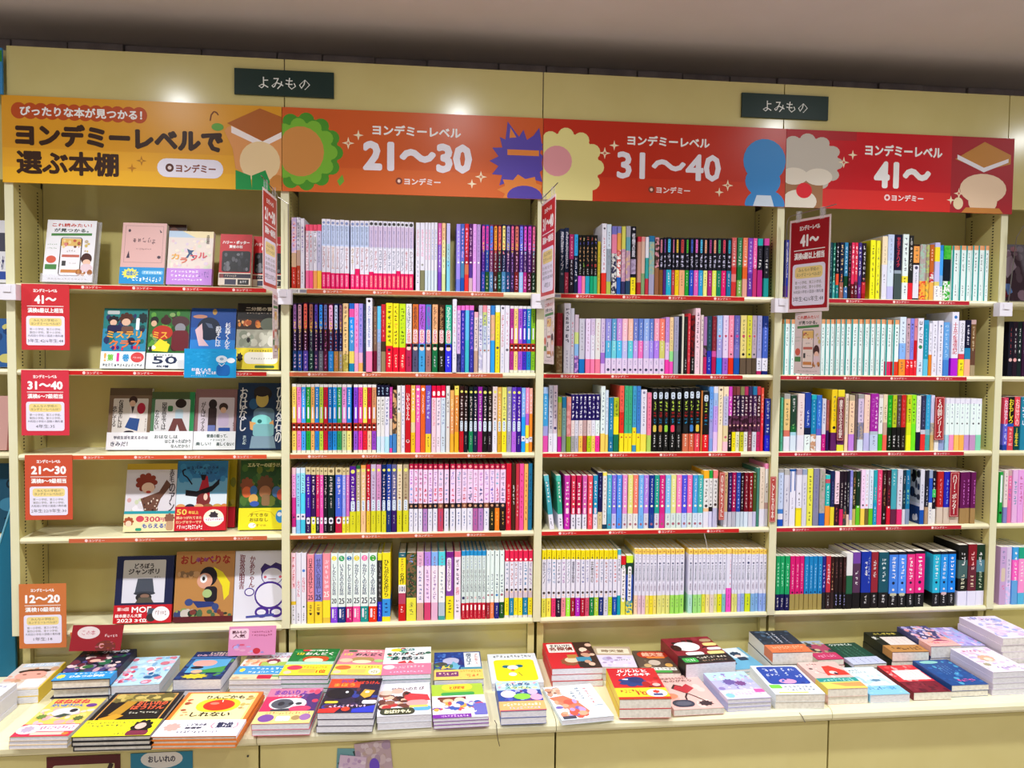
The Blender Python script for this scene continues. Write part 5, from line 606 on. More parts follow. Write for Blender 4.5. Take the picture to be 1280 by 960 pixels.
face_out(5, .7065, .178, .246, .02, 'e0e0ee', 'V .34 .3 .11 .46 7a2c3a かあちゃん;V .14 .3 .11 .5 7a2c3a 取扱説明書;p 3a2a6a .5,.26 .58,.18 .7,.22 .8,.17 .98,.22 .98,.34 .55,.36;e .74 .36 .22 .14 3a2880;e .74 .37 .2 .12 e0e0f0;l 8a2c3a .008 .66,.41 .82,.41;e .6 .38 .03 .02 d06070;e .9 .38 .03 .02 d06070;e .7 .64 .3 .2 4a2a90;e .7 .64 .27 .17 e8e8f6;e .3 .59 .1 .06 4a2a90;e .3 .59 .08 .045 e8e8f6;e .56 .88 .14 .08 4a2a90;e .84 .88 .13 .08 4a2a90;e .55 .88 .09 .04 e8e8f6;e .84 .88 .09 .04 e8e8f6;p 4a50a0 .25,.93 .8,.9 .8,.94 .25,.96', 'white picture book with a round figure in purple outline on the bottom shelf', y=0.042)
# ------------------------------------------------------------------ red divider plates standing among the spines
for x0, x1, z0, z1, t, col, rn, lb, yy in [(2.4875, 2.5087, 1.0787, 1.259, 'のはらうた', 'c0544c', 4, 'coral divider plate in the fourth row under the red board', 0.002), (2.6823, 2.705, 1.0708, 1.2433, 'こどもの本', 'b84a44', 4, 'coral divider plate clipped over the upright between red and crimson boards', -0.0085), (2.9474, 2.975, 1.3769, 1.545, '魔女の宅急便', '7a2434', 3, 'maroon divider plate in the third row under the crimson board', 0.0035), (3.3446, 3.3843, 1.3791, 1.5466, '5分間シリーズ', 'a82830', 3, 'red divider plate at the pale books in the third row under the crimson board', 0.0035), (3.4183, 3.4558, 1.0782, 1.254, 'ハリー・ポッター', 'a02432', 4, 'red divider plate by the purple novels in the fourth row under the crimson board', 0.0035)]:
    root = empty('divider_plate', (x0, yy, z0), label=lb, cat='divider', group='red divider plates among the books')
    w = x1 - x0; m = MB(); m.box(0, 0, 0, w, .0016, z1 - z0, mat(col, .3)); m.build('plate', root)
    a = Art(w, z1 - z0, 0, 6); a.run(f'R .06 .015 .94 .985 e8b0a8 .1;R .1 .025 .9 .975 {col} .1;V .5 .5 .5 .88 f4e8e0 {t}'); a.build('lettering', root)
    m = MB(); m.box(w * .2, .002, .0, w * .8, .003, z1 - z0 - .004, mat('b8b0b0')); m.build('backing', root)
# ------------------------------------------------------------------ flat stacks on the table
def stack(i, x, y, w, h, zt, n, ang, col, spine, page, code, label, hard=False, jit=.003, sc=None, name='picture_book', z0=None):
    rnd = random.Random(i * 7); z = (z0 or ZT) + .0006; t = (zt - z) / n
    for k in range(n):
        top = k == n - 1; dx = 0 if top else rnd.uniform(-jit, jit); dy = 0 if top else rnd.uniform(-jit, jit) * .6
        lb = label if n == 1 else ('top copy of ' if top else f'{ordi(n - k)} copy down of ' if n - k > 1 else '') + label
        cover_book(name, w, h, t - .0004, col, code if top else None, (x + dx, y + dy, z + k * t), (R(-90), 0, R(ang)), lb, 'book', 'flat stacks on the display table', spine, hard, sc, page, i)
GP = PAGEW; CP = PAGE
K = 'k'
stack(1, .022, -.205, .140, .215, .610, 2, 3, 'e8c83c', 'R', GP, 'r 0 0 .97 1 d8cfc8;k 30 .02 .2 .96 .98 .1 e0a890 d8c0a8 c89a7a e8dcd0;r .1 .02 .9 .15 c8d8ec;T .5 .08 .7 .1 f0f4fc おしりたん;e .5 .33 .36 .08 3a2420;R .16 .33 .84 .62 eaa898 .5;e .35 .45 .05 .02 7a4a3a;e .66 .45 .05 .02 7a4a3a;R .5 .62 .95 .95 e8e4e4 .1', 'yellow-spined book with a flat pink cover picture, back row end')
stack(2, .216, -.232, .176, .246, .647, 3, 1.3, '1a1c34', 'R', CP, K + ' 70 .03 .12 .97 .75 .09 3a3a68 8a7a9a c8a0b0 2a6a4a 48407a e0c8c8 6a2c3c;r 0 0 1 .13 151728;T .64 .07 .5 .1 eef4ff 小学校;t .2 .07 .2 .08 a34 ~4;c .42 .33 .17 .08 8 6a2434;e .42 .38 .1 .05 e8b8a8;e .4 .58 .1 .06 2c6a3a|.76!2a9ae0!t .62 .2 .7 .2 e8f6ff ~8;T .55 .55 .6 .3 f4faff ひみつの学校;z .1 .5 .08 .3 8 f0e050', 'dark school comic with a bright blue band, back row', True, .006)
stack(3, .386, -.224, .154, .232, .621, 2, 1.5, 'b8dcf0', 'L', GP, K + ' 90 .02 .02 .98 .98 .09 a8d8f0 e0ecf8 e8b8d0 c8e8f4 88b8e0 d87a90;l fff .02 .6,.4 .7,.5 .62,.6 .72,.66;k 10 .1 .5 .4 .9 .07 d04a6a e890b0;k 6 .6 .6 .95 .8 .07 2c6aa0', 'pale blue book strewn with pink and white dabs, back row', name='magazine_book')
stack(4, .582, -.220, .152, .232, .633, 2, -2.5, '1c2c60', 'L', GP, 'r 0 .2 1 .28 3a68a8;k 50 .04 .3 .96 .98 .09 20407a 2c5a9a 4a8a4a;T .55 .075 .4 .08 f0d8c8 とっておきの;T .5 .15 .84 .07 e8b8d0 ひみつのはなし;r .12 .3 .92 .78 5aa8d8;R .14 .34 .66 .55 f0a8a0 .5;e .3 .6 .14 .05 2a2434;p 4a9a4a .4,.7 .92,.55 .92,.78 .4,.78;e .36 .74 .12 .06 f0b898;z .4 .9 .3 .09 11 d8c838', 'navy book with a pink face in a lake scene, back row')
stack(5, .756, -.212, .168, .228, .622, 4, -4, 'e8e0d8', 'L', GP, 'r 0 0 1 .2 dcdcf0;t .5 .05 .6 .06 3a3a70 ~7;T .5 .16 .84 .08 c0384a スケートリンク;k 20 .02 .25 .5 .5 .09 e8a080 f0c8a0 d86a4a;r .4 .36 1 .5 a8c860;c .62 .33 .13 .08 8 8a2c48;e .62 .38 .09 .06 f4dcd0|.52!3a9ad4!t .6 .2 .66 .16 e8f6ff ~7;t .6 .45 .7 .16 e8f6ff ~8;z .12 .3 .06 .16 8 f0e040;r 0 .62 1 1 d8d0a8;r .5 .66 .78 .95 c01c3a;k 12 .02 .66 .5 .95 .07 e0c8a0 c8a880;r .78 .7 1 .8 4a9a5a', 'white book with a crimson title and blue stripe, back row')
stack(6, -.060, -.470, .165, .250, .640, 5, -1, 'd8d8e4', 'R', GP, 'r 0 0 1 1 e4e6f2;t .5 .08 .8 .07 88a ~9;p d8434c .55,.9 .7,.8 .86,.4 .92,.4 .9,.6 .72,.9;e .4 .5 .1 .05 2a8a98;p 2a9aa8 .45,.45 .8,.25 .8,.32 .5,.5;e .3 .65 .16 .08 d8b048;e .25 .75 .1 .05 6a4ab0;e .35 .4 .08 .05 e05a4a', 'thick white book with a red swoosh, near table end', jit=.002)
stack(7, .224, -.492, .160, .240, .598, 3, -2.5, 'e0c8a0', 'L', GP, 'r 0 0 1 1 e8c860;k 40 .02 .25 .98 .98 .1 f0d878 e8a8a8 d8d0c0 e8b8c0;T .42 .08 .66 .12 d02c4a ほねほね;T .4 .19 .6 .08 3a78d0 だいぼうけん;e .85 .2 .1 .05 6a3a90;e .5 .38 .25 .12 d8d8d8;e .62 .34 .07 .05 2c2c34;p 3a4a40 .35,.5 .5,.42 .66,.45 .5,.53;z .15 .5 .1 .07 9 6a8a3a;z .85 .55 .1 .07 9 5a6a3a|.70!d83050!R .3 .05 1 .6 f0d8e4 .1;e .18 .42 .2 .4 f2eaf2;c .17 .42 .1 .24 8 b8a8c0;t .66 .3 .6 .3 a58 ~10;R .3 .66 .86 .9 e8c8b8 .2;e .9 .8 .06 .12 e8803c', 'yellow and pink book with red title and crimson band, front row')
stack(8, .403, -.522, .214, .284, .605, 3, -2, '16161c', 'L', CP, 'R .06 .04 .94 .9 c8924a .02;R .08 .055 .92 .9 1a1614 .02;r .08 .055 .92 .24 8a7a3c;k 30 .1 .06 .9 .24 .1 a8964a 6a6030 c8b464;p b88a2c .2,.55 .3,.22 .45,.24 .36,.56;p d8982c .12,.62 .3,.52 .42,.56 .34,.66 .14,.68;T .68 .28 .42 .1 e0603c おしいれの;T .66 .38 .46 .1 e0603c ぼうけん;t .66 .5 .4 .05 ccb ~9|.66!f0ec28!t .4 .18 .74 .13 443 ~14;t .3 .36 .5 .13 443 ~8;k 12 .05 .45 .6 .8 .03 e0dc20;t .6 .86 .2 .1 443 ~4;c .8 .5 .13 .44 10 1a1416;e .78 .42 .07 .2 e0b8ae;R .66 .7 .94 .99 7a2c44 .3', 'black picture book with gold frame and yellow band, front row', True, .004)
stack(9, .619, -.524, .238, .288, .597, 3, -3.5, 'd87a2c', 'R', CP, 'R .05 .03 .95 .97 f2dc84 .03;R .08 .05 .92 .97 f4e8a8 .03;R .24 .16 .8 .48 f2d030 .9;e .53 .32 .2 .13 d83420;e .46 .28 .06 .03 f0806a;l f4f0e8 .01 .54,.2 .55,.25;T .55 .13 .5 .09 2c2018 りんごかも;T .5 .53 .5 .1 2c2018 しれない;k 8 .08 .08 .22 .6 .05 c8603c e0a070 a84a30;k 8 .8 .1 .92 .6 .05 c8b060 b08a50 e0c890|.66!f0eefc!c .16 .45 .13 .3 9 e8e0ea;c .16 .45 .09 .22 8 d8a8a0;T .44 .3 .24 .16 334 こどもの本;T .42 .5 .2 .13 334 総選挙;t .5 .74 .5 .14 445 ~12;T .78 .34 .2 .36 2c3050 第2位;l d88a9a .04 .64,.2 .62,.4 .66,.55;l d88a9a .04 .92,.2 .94,.4 .9,.55', 'orange-spined picture book with a red apple and white band, front row', True, .004)
stack(10, .915, -.218, .160, .226, .634, 5, -4, '1f7a3c', 'L', GP, K + ' 24 .03 .03 .97 .5 .07 2a8a48 1a6a34 4aa060;R .2 .03 .4 .1 d83a4a .4;T .55 .07 .4 .06 f4f4e8 10分で読める;T .2 .2 .16 .1 f0d83c 1分;T .6 .2 .6 .11 f8f8f0 おんどく;R .3 .3 .86 .52 c8502c .6;e .55 .46 .2 .09 f4e4c0;r 0 .5 1 .62 a8d8c0|.62!f0d838!e .24 .3 .16 .22 d83a5a;t .66 .25 .5 .2 a72 ~8;R .36 .42 .7 .8 e8b848 .2;T .82 .66 .2 .3 d8401c 1位;e .14 .74 .08 .16 f0c8b0', 'green read-aloud book with a yellow band, back row')
stack(11, 1.08, -.205, .168, .218, .625, 4, -6, 'e08a9c', 'L', GP, K + ' 24 .03 .03 .97 .5 .07 e8a0a8 d87a8a f0b8b8;R .12 .03 .3 .1 2a6a4a .4;T .58 .08 .5 .06 f8f4f0 10分で読める;T .16 .21 .18 .1 f0d85a 1分;T .58 .21 .56 .11 2c2c44 おんどく;R .26 .32 .74 .52 b0925c .6;e .5 .5 .2 .07 f4dcc0;e .16 .45 .14 .08 f0c8a8;e .84 .46 .1 .06 a8d080|.62!f0e060!e .18 .3 .16 .22 e8703c;t .66 .22 .5 .2 a72 ~8;R .3 .45 .66 .82 d8c468 .2;e .84 .66 .12 .3 f4f0d0;t .84 .66 .14 .3 554 ~3;e .1 .74 .08 .16 f0c8b0', 'pink read-aloud book with a yellow band, back row')
stack(12, .885, -.476, .168, .240, .599, 2, -2.5, 'd02c5c', 'L', GP, 'r 0 0 1 .25 c87a9c;p 4a2c70 .7,.2 1,.1 1,.72 .8,.72;k 16 .5 .05 .98 .7 .1 e04a6a 5a3480 d83a58;T .42 .13 .6 .14 7a3aa0 まのいりょ;t .45 .23 .5 .06 f0d0e0 ~7;R .12 .3 .8 .62 e8e8ee .7;e .36 .46 .2 .14 50545e;e .34 .46 .06 .06 2a2a34;e .52 .46 .05 .04 2a2a34;e .66 .46 .06 .04 3a3a44;p 3a3c48 .2,.62 .6,.58 .55,.66 .2,.68;e .72 .6 .2 .08 e8406a|.68!f0d888!t .55 .16 .8 .2 c8603c ~14;e .2 .56 .14 .32 7a4a9c;R .38 .4 .62 .8 e4e8f4 .2;e .72 .55 .08 .2 a88a5a;e .88 .5 .1 .28 9a6aa8;k 6 .3 .3 .9 .9 .03 d8b050', 'pink and purple book with a pale mask shape, front row')
stack(13, 1.074, -.470, .166, .240, .622, 3, -3.5, '28203a', 'L', GP, 'r .0 0 .6 .28 d0482c;r .45 0 1 .1 1c1420;T .36 .08 .3 .1 8a3a90 かいけつ;T .72 .13 .5 .1 d8402c 大ぼうけん;T .3 .2 .4 .1 e8a03c まほう;k 26 .03 .3 .97 .95 .1 1c1830 3a2450 2c3a90 5a2c3c 221c2c;e .28 .45 .26 .16 15121c;e .4 .42 .03 .03 f0f0f8;p e8a83c .66,.5 .72,.34 .92,.38 .86,.55 .76,.6;e .78 .42 .04 .03 fff;R .05 .68 .3 .74 f0d040 .5;R .74 .66 1 .76 e8ecf4 .3;T .5 .82 .7 .07 f0c8e8 ~9;p d8302c 0,.9 .4,.84 .3,1 0,1;p 2c38c0 .6,.9 1,.8 1,1 .6,1;e .48 .9 .08 .06 d0402c', 'black and red comic book with an orange hero shape, front row')
stack(14, 1.248, -.232, .164, .238, .628, 4, -.4, '2a8a78', 'L', GP, 'r 0 0 1 1 f0f4f6;k 18 .02 .02 .98 .5 .07 7ac8b0 3a6a58 e0584a 2a9a78 8a5a5a;e .25 .1 .12 .06 e8d83c;R .36 .05 .64 .14 1c7a80 .2;T .5 .09 .24 .06 fff しぜん;T .52 .25 .7 .13 143c48 かがくの;T .5 .42 .72 .13 143c48 お話25;p d03a4a .3,.56 .45,.5 .5,.6 .32,.6;p d03a4a .5,.6 .56,.5 .66,.6|.62!f07a9c!e .14 .3 .12 .2 f8d8e0;t .56 .3 .62 .26 fbc8d4 ~8;t .5 .75 .7 .16 fce ~10', 'white science story book with a pink band, back row')
stack(15, 1.250, -.470, .162, .226, .604, 2, 1, 'd8dce4', 'L', GP, 'r 0 0 1 1 dcdce8;R .1 .1 .9 .28 f0f0f6 .9;T .56 .19 .66 .12 7a6a74 せかいのたび;k 26 .02 .3 .6 .8 .12 6a3c34 3a2424 b83a3a e8b8a0 8a5a4a;e .14 .3 .14 .08 e0c0b0;e .36 .26 .12 .08 d8b0a0;p d83a44 .5,.5 .6,.34 .95,.4 1,.58 .6,.62;R .54 .56 .96 .74 f0a0a0 .5;R .05 .78 .7 .98 3c4030 .4;T .38 .88 .5 .1 f4f0c8 おばけやん;R .68 .74 1 .88 5aa8dc .4;r .6 .72 .95 .78 f0d060', 'white book with brown figures and a red hat, front row')
stack(16, 1.423, -.232, .166, .238, .605, 2, -.6, '1f3c8c', 'L', GP, K + ' 40 .02 .02 .6 .6 .06 24489a 2c58b0 4a78c8;e .36 .34 .18 .12 b8b8d8;p 6ab0d0 .3,.6 .4,.36 .55,.5 .5,.66;e .14 .46 .14 .08 4a4a4a;k 12 .02 .45 .4 .66 .07 e0c860 7a9a5a 3a7a60;p 2c2c78 .55,.2 .64,.5 .5,.5;r .64 .04 .98 .58 e8f0f6;V .74 .28 .12 .44 1c3a60 魔女はよ;v .9 .28 .1 .4 b66 ~6;r .55 .58 1 .66 4a90a8|.66!f0cc68!R .04 .2 .5 .7 7a3a70 .1;t .28 .44 .4 .3 f0d0b0 ~5;t .75 .2 .44 .2 a72 ~8;T .8 .62 .3 .3 d05a2c ~3;k 4 .5 .5 .98 .9 .06 f4b060', 'deep blue witch story book with white title panel, back row')
stack(17, 1.418, -.478, .168, .236, .594, 3, 1, '8a4aa0', 'L', GP, 'r 0 0 1 1 f0eef4;r 0 0 1 .36 a8c83c;R .2 0 .8 .2 f0d83c .9;T .5 .12 .3 .1 c0401c とびだせ;R .18 .26 .82 .36 3aa04a .4;R .1 .4 .75 .48 7a2030 .5;e .28 .5 .14 .08 7a4a30;e .3 .52 .1 .06 f0c0a0;e .52 .5 .1 .08 f4d0b4;e .74 .44 .1 .08 e8e8f4;k 30 .03 .55 .97 .8 .1 d84a4a e8a848 7a50b0 c8d0e0 3a5ab0 f0d0d8;R .76 .62 1 .95 6a6ac0 .1;T .46 .82 .7 .1 f4f4fc げきじょうばん;r 0 .9 .7 1 7a2aa0;t .4 .95 .5 .06 ecf ~9', 'lime and white film comic with a green arch, front row')
stack(18, 1.617, -.236, .176, .250, .589, 2, -.6, 'dce4ee', 'L', GP, 't .5 .1 .8 .1 333 ~11;R .1 .22 .92 .94 f2e020 .12;e .34 .46 .08 .05 1f6a80;e .6 .45 .08 .05 1f6a80;R .36 .42 .58 .56 f4f4f4 .5;e .46 .58 .04 .03 e0703c;e .44 .72 .08 .06 f4f4f0;l 3a3a34 .01 .56,.66 .62,.78', 'pale book with a yellow square and small white shape, back row')
stack(19, 1.624, -.472, .142, .214, .605, 2, -.4, '2a4a9c', 'L', GP, 'r 0 0 1 .32 b8dcec;k 40 .03 .03 .97 .3 .06 e8f4f8 8ac4e0 f0e0a0 f4a8b8;T .5 .12 .6 .1 3a4a80 ふしぎな;T .5 .24 .6 .09 3a9a80 スライム;k 30 .03 .3 .97 .68 .09 4a5ac0 6a3a80 3a48a8 a8b0e0;e .24 .46 .17 .12 f0e8f0;e .55 .55 .2 .1 8ad048;e .86 .58 .14 .1 f0a8c8;e .8 .4 .12 .1 c8b8e8|.7!f0b070!t .5 .35 .84 .3 fff4e0 ~11;t .54 .72 .7 .22 fbe ~9;r 0 .92 1 1 d04a6a', 'blue picture book of green, pink and white blobs, front row')
stack(20, 1.822, -.226, .175, .232, .628, 3, -.5, 'c8202c', 'L', GP, 'r .62 0 1 1 3a2420;R .06 .06 .6 .4 f0e8e0 .06;T .33 .14 .42 .1 332 それいけ!;T .33 .26 .5 .14 7a2c20 名探偵;t .33 .36 .44 .03 988 ~9;c .42 .76 .18 .14 9 8a5434;e .46 .7 .14 .1 f0c8a8;r .4 .5 .6 .64 b0843c;R .56 .6 .86 .76 3a8aa8 .1;R .56 .78 .86 .98 2c2420 .1;k 12 .72 .05 .98 .95 .09 e0b8a0 7a3430 c89a80 f0d0b8', 'red detective book with comic panels, back row')
stack(21, 1.811, -.490, .168, .235, .578, 1, 6, 'd8e4ee', 'L', GP, 'p c8d4e4 .1,.25 .4,.02 .6,.1 .5,.3;k 16 .02 .05 .3 .3 .08 c89a80 e0c0a8 8a5a4a;p e87a5a 0,.34 .3,.3 .5,.5 .62,.8 .5,.95 .2,.66;k 24 .05 .45 .55 .95 .1 e8886a d85a48 b89ad8 f0a888 7a6ab8;p f0f4fa .3,.02 .9,.02 .98,.6 .7,.7 .3,.2;v .64 .28 .1 .42 1c5a78 ~5;v .5 .3 .1 .3 1c5a78 ~4;v .8 .35 .09 .5 c8505a ~6;r .05 .9 .3 .98 445;l 7a98b0 .01 .72,.66 .95,.66', 'pale blue envelope-like picture book lying askew at the table edge')
stack(22, 1.992, -.185, .136, .186, .612, 2, -6, 'cbb8a0', 'L', CP, 'r 0 0 1 .44 b8a488;R .08 .1 .94 .36 e8dcc4 .1;T .5 .23 .6 .14 8a7458 時天堂;r 0 .44 1 1 d8d0e8;e .3 .62 .14 .1 b8b0d0;k 14 .1 .5 .9 .95 .08 c8bce0 a890b8 e8e0f0;t .7 .66 .4 .08 776 ~6', 'tan and lilac book behind the red medical book')
stack(23, 2.143, -.205, .136, .200, .593, 2, -5, '5a4a40', 'L', CP, 'k 20 .02 .02 .98 .98 .1 6a5a4a 4a3a34 7a6a58;R .08 .04 .92 .34 b8301c .9;T .5 .18 .6 .18 f0b89a 銭天堂;R .3 .28 .8 .36 e8803c .5;e .45 .55 .16 .12 c8b8a8;e .24 .68 .1 .08 c8a878;e .8 .66 .1 .08 d8a858;r .3 .76 .95 .88 e8e4dc;t .62 .82 .6 .1 333 ~6;R .3 .88 .8 .98 4aa04a .3', 'brown sweets-shop book with a red oval, back row')
stack(24, 2.290, -.232, .185, .238, .630, 1, 4, '8a2030', 'L', GP, 'k 22 .02 .02 .98 .6 .1 7a1c2c 9a3040 2c1418;e .36 .36 .26 .18 eef4f8;R .74 .1 .98 .22 b89a7a .5;R .72 .26 1 .38 f0dc8c .4;R .72 .44 1 .54 f4e8ee .4;R .64 .58 .98 .7 f0dc8c .4;R .2 .58 .56 .7 f4eef4 .4;e .12 .4 .1 .12 3a1418|.7!261c20!R .02 .3 .3 .85 3aa848 .2;t .16 .55 .2 .3 efe ~4;t .62 .35 .6 .26 e0d8c8 ~9;t .62 .7 .5 .16 c8a08a ~9', 'very thick dark red book with a white rounded shape, back row')
stack(25, 1.997, -.462, .165, .236, .623, 2, -3, 'c81c28', 'L', CP, 't .5 .04 .5 .04 fcc ~6;T .5 .1 .62 .09 fff ルルルと;T .5 .22 .7 .09 fff イノレのキチ;c .42 .46 .25 .13 7 22387a;e .32 .38 .1 .02 d8dce8;e .5 .4 .16 .1 1c2c6a;k 8 .6 .3 .95 .65 .09 a8141c e8484a 7a1c20;e .86 .56 .08 .05 e8b8b0|.66!f0d030!t .3 .3 .44 .3 a02c1c ~6;T .5 .5 .2 .3 b83018 10;e .78 .48 .2 .36 f4f0f0;z .78 .36 .08 .16 6 d83a2c;R .7 .52 .88 .7 3a4a80 .2;r 0 .82 1 1 c02c1c', 'red book with a dark blue heart-like shape, front row', jit=.002, sc='e8c82c')
stack(26, 2.173, -.462, .165, .250, .583, 1, 1, 'e8b8b0', 'L', CP, 'k 16 .05 .3 .95 .95 .1 ecc4b8 e0a89c f0ccc4;T .45 .1 .62 .07 7a5a58 おれからもうひとつ;T .5 .18 .6 .07 7a5a58 ものがたり;p b82c38 .28,.42 .38,.3 .5,.36 .62,.28 .72,.42 .5,.56;p 3a2428 .25,.4 .36,.28 .5,.34 .5,.36 .38,.31 .29,.42 .5,.56 .5,.58;l 3a2428 .025 .5,.56 .42,.66 .4,.74;l 3a2428 .02 .5,.56 .62,.66 .75,.8;R .06 .74 .5 .94 3a3a4c .5;e .28 .84 .16 .06 5a5a6c;z .72 .86 .16 .08 9 3a2830;e .12 .62 .16 .08 e08a6a', 'pale pink book with a red heart on a stalk, front row')
stack(27, 2.488, -.190, .118, .188, .586, 2, 7, '7ab8d4', 'R', GP, 'r 0 0 .9 .5 e0ecf4;r 0 .5 1 1 6ab0d4;c .6 .3 .16 .1 8 2c4460;e .6 .4 .1 .06 e8d0c8;R .5 .46 .8 .62 2a3c58 .2;r .3 .1 .4 .5 8ab0cc;z .2 .7 .1 .08 7 1c2c44', 'pale blue paperback with a dark-haired figure behind the lavender book', name='paperback')
stack(28, 2.353, -.450, .146, .204, .603, 3, 1.5, 'b8b8e4', 'L', GP, 'r 0 0 1 .3 b8dcf0;k 50 .03 .05 .97 .7 .06 c8c8f0 a8b8e8 9080c0 d8b8e0 e8d8f4;z .4 .38 .16 .12 9 6a5aa0;z .64 .45 .14 .1 9 7a4a8a;t .1 .04 .14 .03 fff ~4|.68!dcd4ee!t .5 .4 .8 .4 c8b4e0 ~10;R .78 .02 1 .4 e85aa8 .2;e .14 .6 .1 .25 8ac8e8', 'lavender paperback with sparkling purple flowers, front row', name='paperback')
stack(29, 2.615, -.206, .148, .212, .649, 2, -1, '2a3444', 'L', CP, 'k 34 .02 .02 .98 .62 .07 34445a 222c3c 48607a;v .4 .35 .06 .5 c8ccd4 ~8;v .52 .34 .08 .5 e8ecf4 ~7;v .7 .4 .05 .36 aab ~6|.66!e0784a!t .5 .35 .8 .4 f4c8a0 ~12;t .5 .75 .6 .2 b04a28 ~9', 'dark slate novel with an orange band, back row', sc='e8e0d4', name='novel')
stack(30, 2.516, -.444, .163, .228, .610, 2, -3, 'e8ecec', 'L', CP, 'R .08 .04 .95 .66 2448a8 .1;t .3 .16 .24 .12 dfe8f8 ~2;v .44 .2 .08 .2 dfe8f8 ~2;v .62 .22 .06 .3 dfe8f8 ~2;t .8 .16 .16 .12 dfe8f8 ~2;t .3 .34 .3 .08 dfe8f8 ~3;t .84 .4 .18 .14 dfe8f8 ~2;e .5 .56 .18 .08 f0a0c8;k 10 .1 .4 .9 .64 .04 3a6ac8 1c3a90|.68!e8f0f4!R .02 .02 .26 .4 7ad04a .2;t .6 .26 .6 .24 445a78 ~7;t .6 .54 .6 .24 445a78 ~7;r .1 .76 .7 .88 ece470', 'blue and white novel with a pink blossom shape, front row', name='novel')
stack(31, 2.800, -.175, .100, .178, .605, 2, 0, 'b04a68', 'R', CP, 'r 0 0 1 .2 a8b8cc;k 24 .02 .05 .98 .7 .12 6a6458 3a3834 a89a7a c8bc98 34404c|.66!c83a68!t .5 .5 .7 .4 eac ~6', 'paperback with a photo cover and magenta band, back row', name='paperback')
stack(32, 2.924, -.200, .128, .200, .593, 2, 2, '1c4a3c', 'L', CP, 'T .45 .08 .7 .1 e0ece4 ウソツキくん;v .2 .42 .05 .5 5a9a80 ~8;v .34 .42 .05 .5 5a9a80 ~8;v .48 .42 .05 .5 5a9a80 ~8;v .62 .42 .05 .5 5a9a80 ~8;v .76 .42 .05 .5 5a9a80 ~8|.68!c8d0ec!v .2 .5 .05 .7 668 ~5;v .4 .5 .05 .7 668 ~5;v .6 .5 .05 .7 668 ~5;v .8 .5 .05 .7 668 ~5', 'bottle green novel with white lettering and pale band, back row', name='novel')
stack(33, 2.700, -.430, .138, .216, .615, 2, -.5, 'e8c0b8', 'L', CP, 'k 16 .03 .02 .95 .6 .08 f0ccc4 ecb8b4 f4d8d0;t .3 .1 .3 .06 644 ~4;e .16 .26 .05 .03 5a4a48;p d84034 .42,.4 .5,.18 .7,.16 .96,.36 .98,.52 .4,.52;e .62 .42 .1 .06 f0e0d8;z .66 .46 .06 .05 7 4a3048;l 7a4a48 .01 .25,.34 .32,.42 .42,.44|.62!f0d868!r 0 0 1 .38 2c9a94;t .5 .2 .8 .3 a8e0d8 ~8;p e8a060 .2,.5 1,.44 1,.86 .5,.8', 'pink novel with a red roof shape and teal band, front row', name='novel')
stack(34, 2.846, -.432, .138, .220, .590, 1, -.5, 'd0e4f0', 'L', GP, 'r .1 .02 1 1 dcecf6;t .3 .12 .4 .08 577 ~4;t .4 .2 .5 .05 799 ~6;k 14 .2 .3 .95 .7 .07 c0dcec a8d0e8;z .62 .5 .14 .05 5 5a8aa8;e .14 .66 .03 .02 3a5a88|.70!8ac8ec!t .5 .3 .7 .4 1c6aa8 ~8;k 10 .05 .1 .95 .9 .08 5ab0e0 a8dcf4', 'icy blue paperback with faint lettering, front row', name='paperback')
stack(35, 3.073, -.194, .138, .200, .632, 2, -2.5, '1c221c', 'L', CP, 'T .5 .1 .66 .1 c8b850 ふしぎな本;R .24 .26 .98 .66 ece0d8 .02;v .4 .46 .04 .3 b8a8a8 ~7;v .54 .46 .04 .3 b8a8a8 ~7;v .68 .46 .04 .3 b8a8a8 ~7;v .82 .46 .04 .3 b8a8a8 ~7;k 5 .03 .2 .2 .7 .06 d8d8d0 3a4a3a|.68!c08a4a!t .3 .5 .4 .6 5a3c20 ~3;t .7 .5 .4 .6 5a3c20 ~4', 'black novel with a white label and tan band, back row', name='novel')
stack(36, 3.003, -.425, .132, .218, .590, 1, -1, '7a1c28', 'L', CP, 'r 0 0 1 .62 d8343c;k 40 .02 .02 .98 .6 .07 f08a8a e85a5a c82c34 f4b0b0;R .2 .2 .96 .56 f4e4e0 .03;v .34 .38 .03 .28 d8a0a0 ~7;v .46 .38 .03 .28 d8a0a0 ~7;v .58 .38 .03 .28 d8a0a0 ~7;v .7 .38 .03 .28 d8a0a0 ~7;v .82 .38 .03 .28 d8a0a0 ~7;r 0 .62 1 1 7a1c28;k 20 .02 .66 .98 .98 .08 5a1420 8a2c38', 'red-framed novel with a white label and maroon foot, front row', name='novel')
stack(37, 3.218, -.200, .118, .205, .650, 2, 0, '4a4a78', 'L', CP, 'k 70 .02 .02 .98 .7 .09 e8a8c0 b8b0e0 6a6ab0 f0d0d8 e89a8a c8c8f0|.66!f0b8b0!p a01c5a .3,.3 .6,.05 .9,.3;t .6 .5 .7 .3 e06aa0 ~8;t .3 .5 .4 .3 e0804a ~4', 'crowded lilac and pink paperback beside the two-book lilac pair, back row', name='paperback')
stack(38, 3.342, -.178, .106, .186, .640, 3, 0, 'b8b0e8', 'R', GP, 'k 70 .02 .02 .98 .98 .09 a8c0f0 c8b0e8 8ab8e8 e0d0f4 d8a0d0 9a88d8', 'pale lilac and blue paperback crowded against the far tall stack', name='paperback')
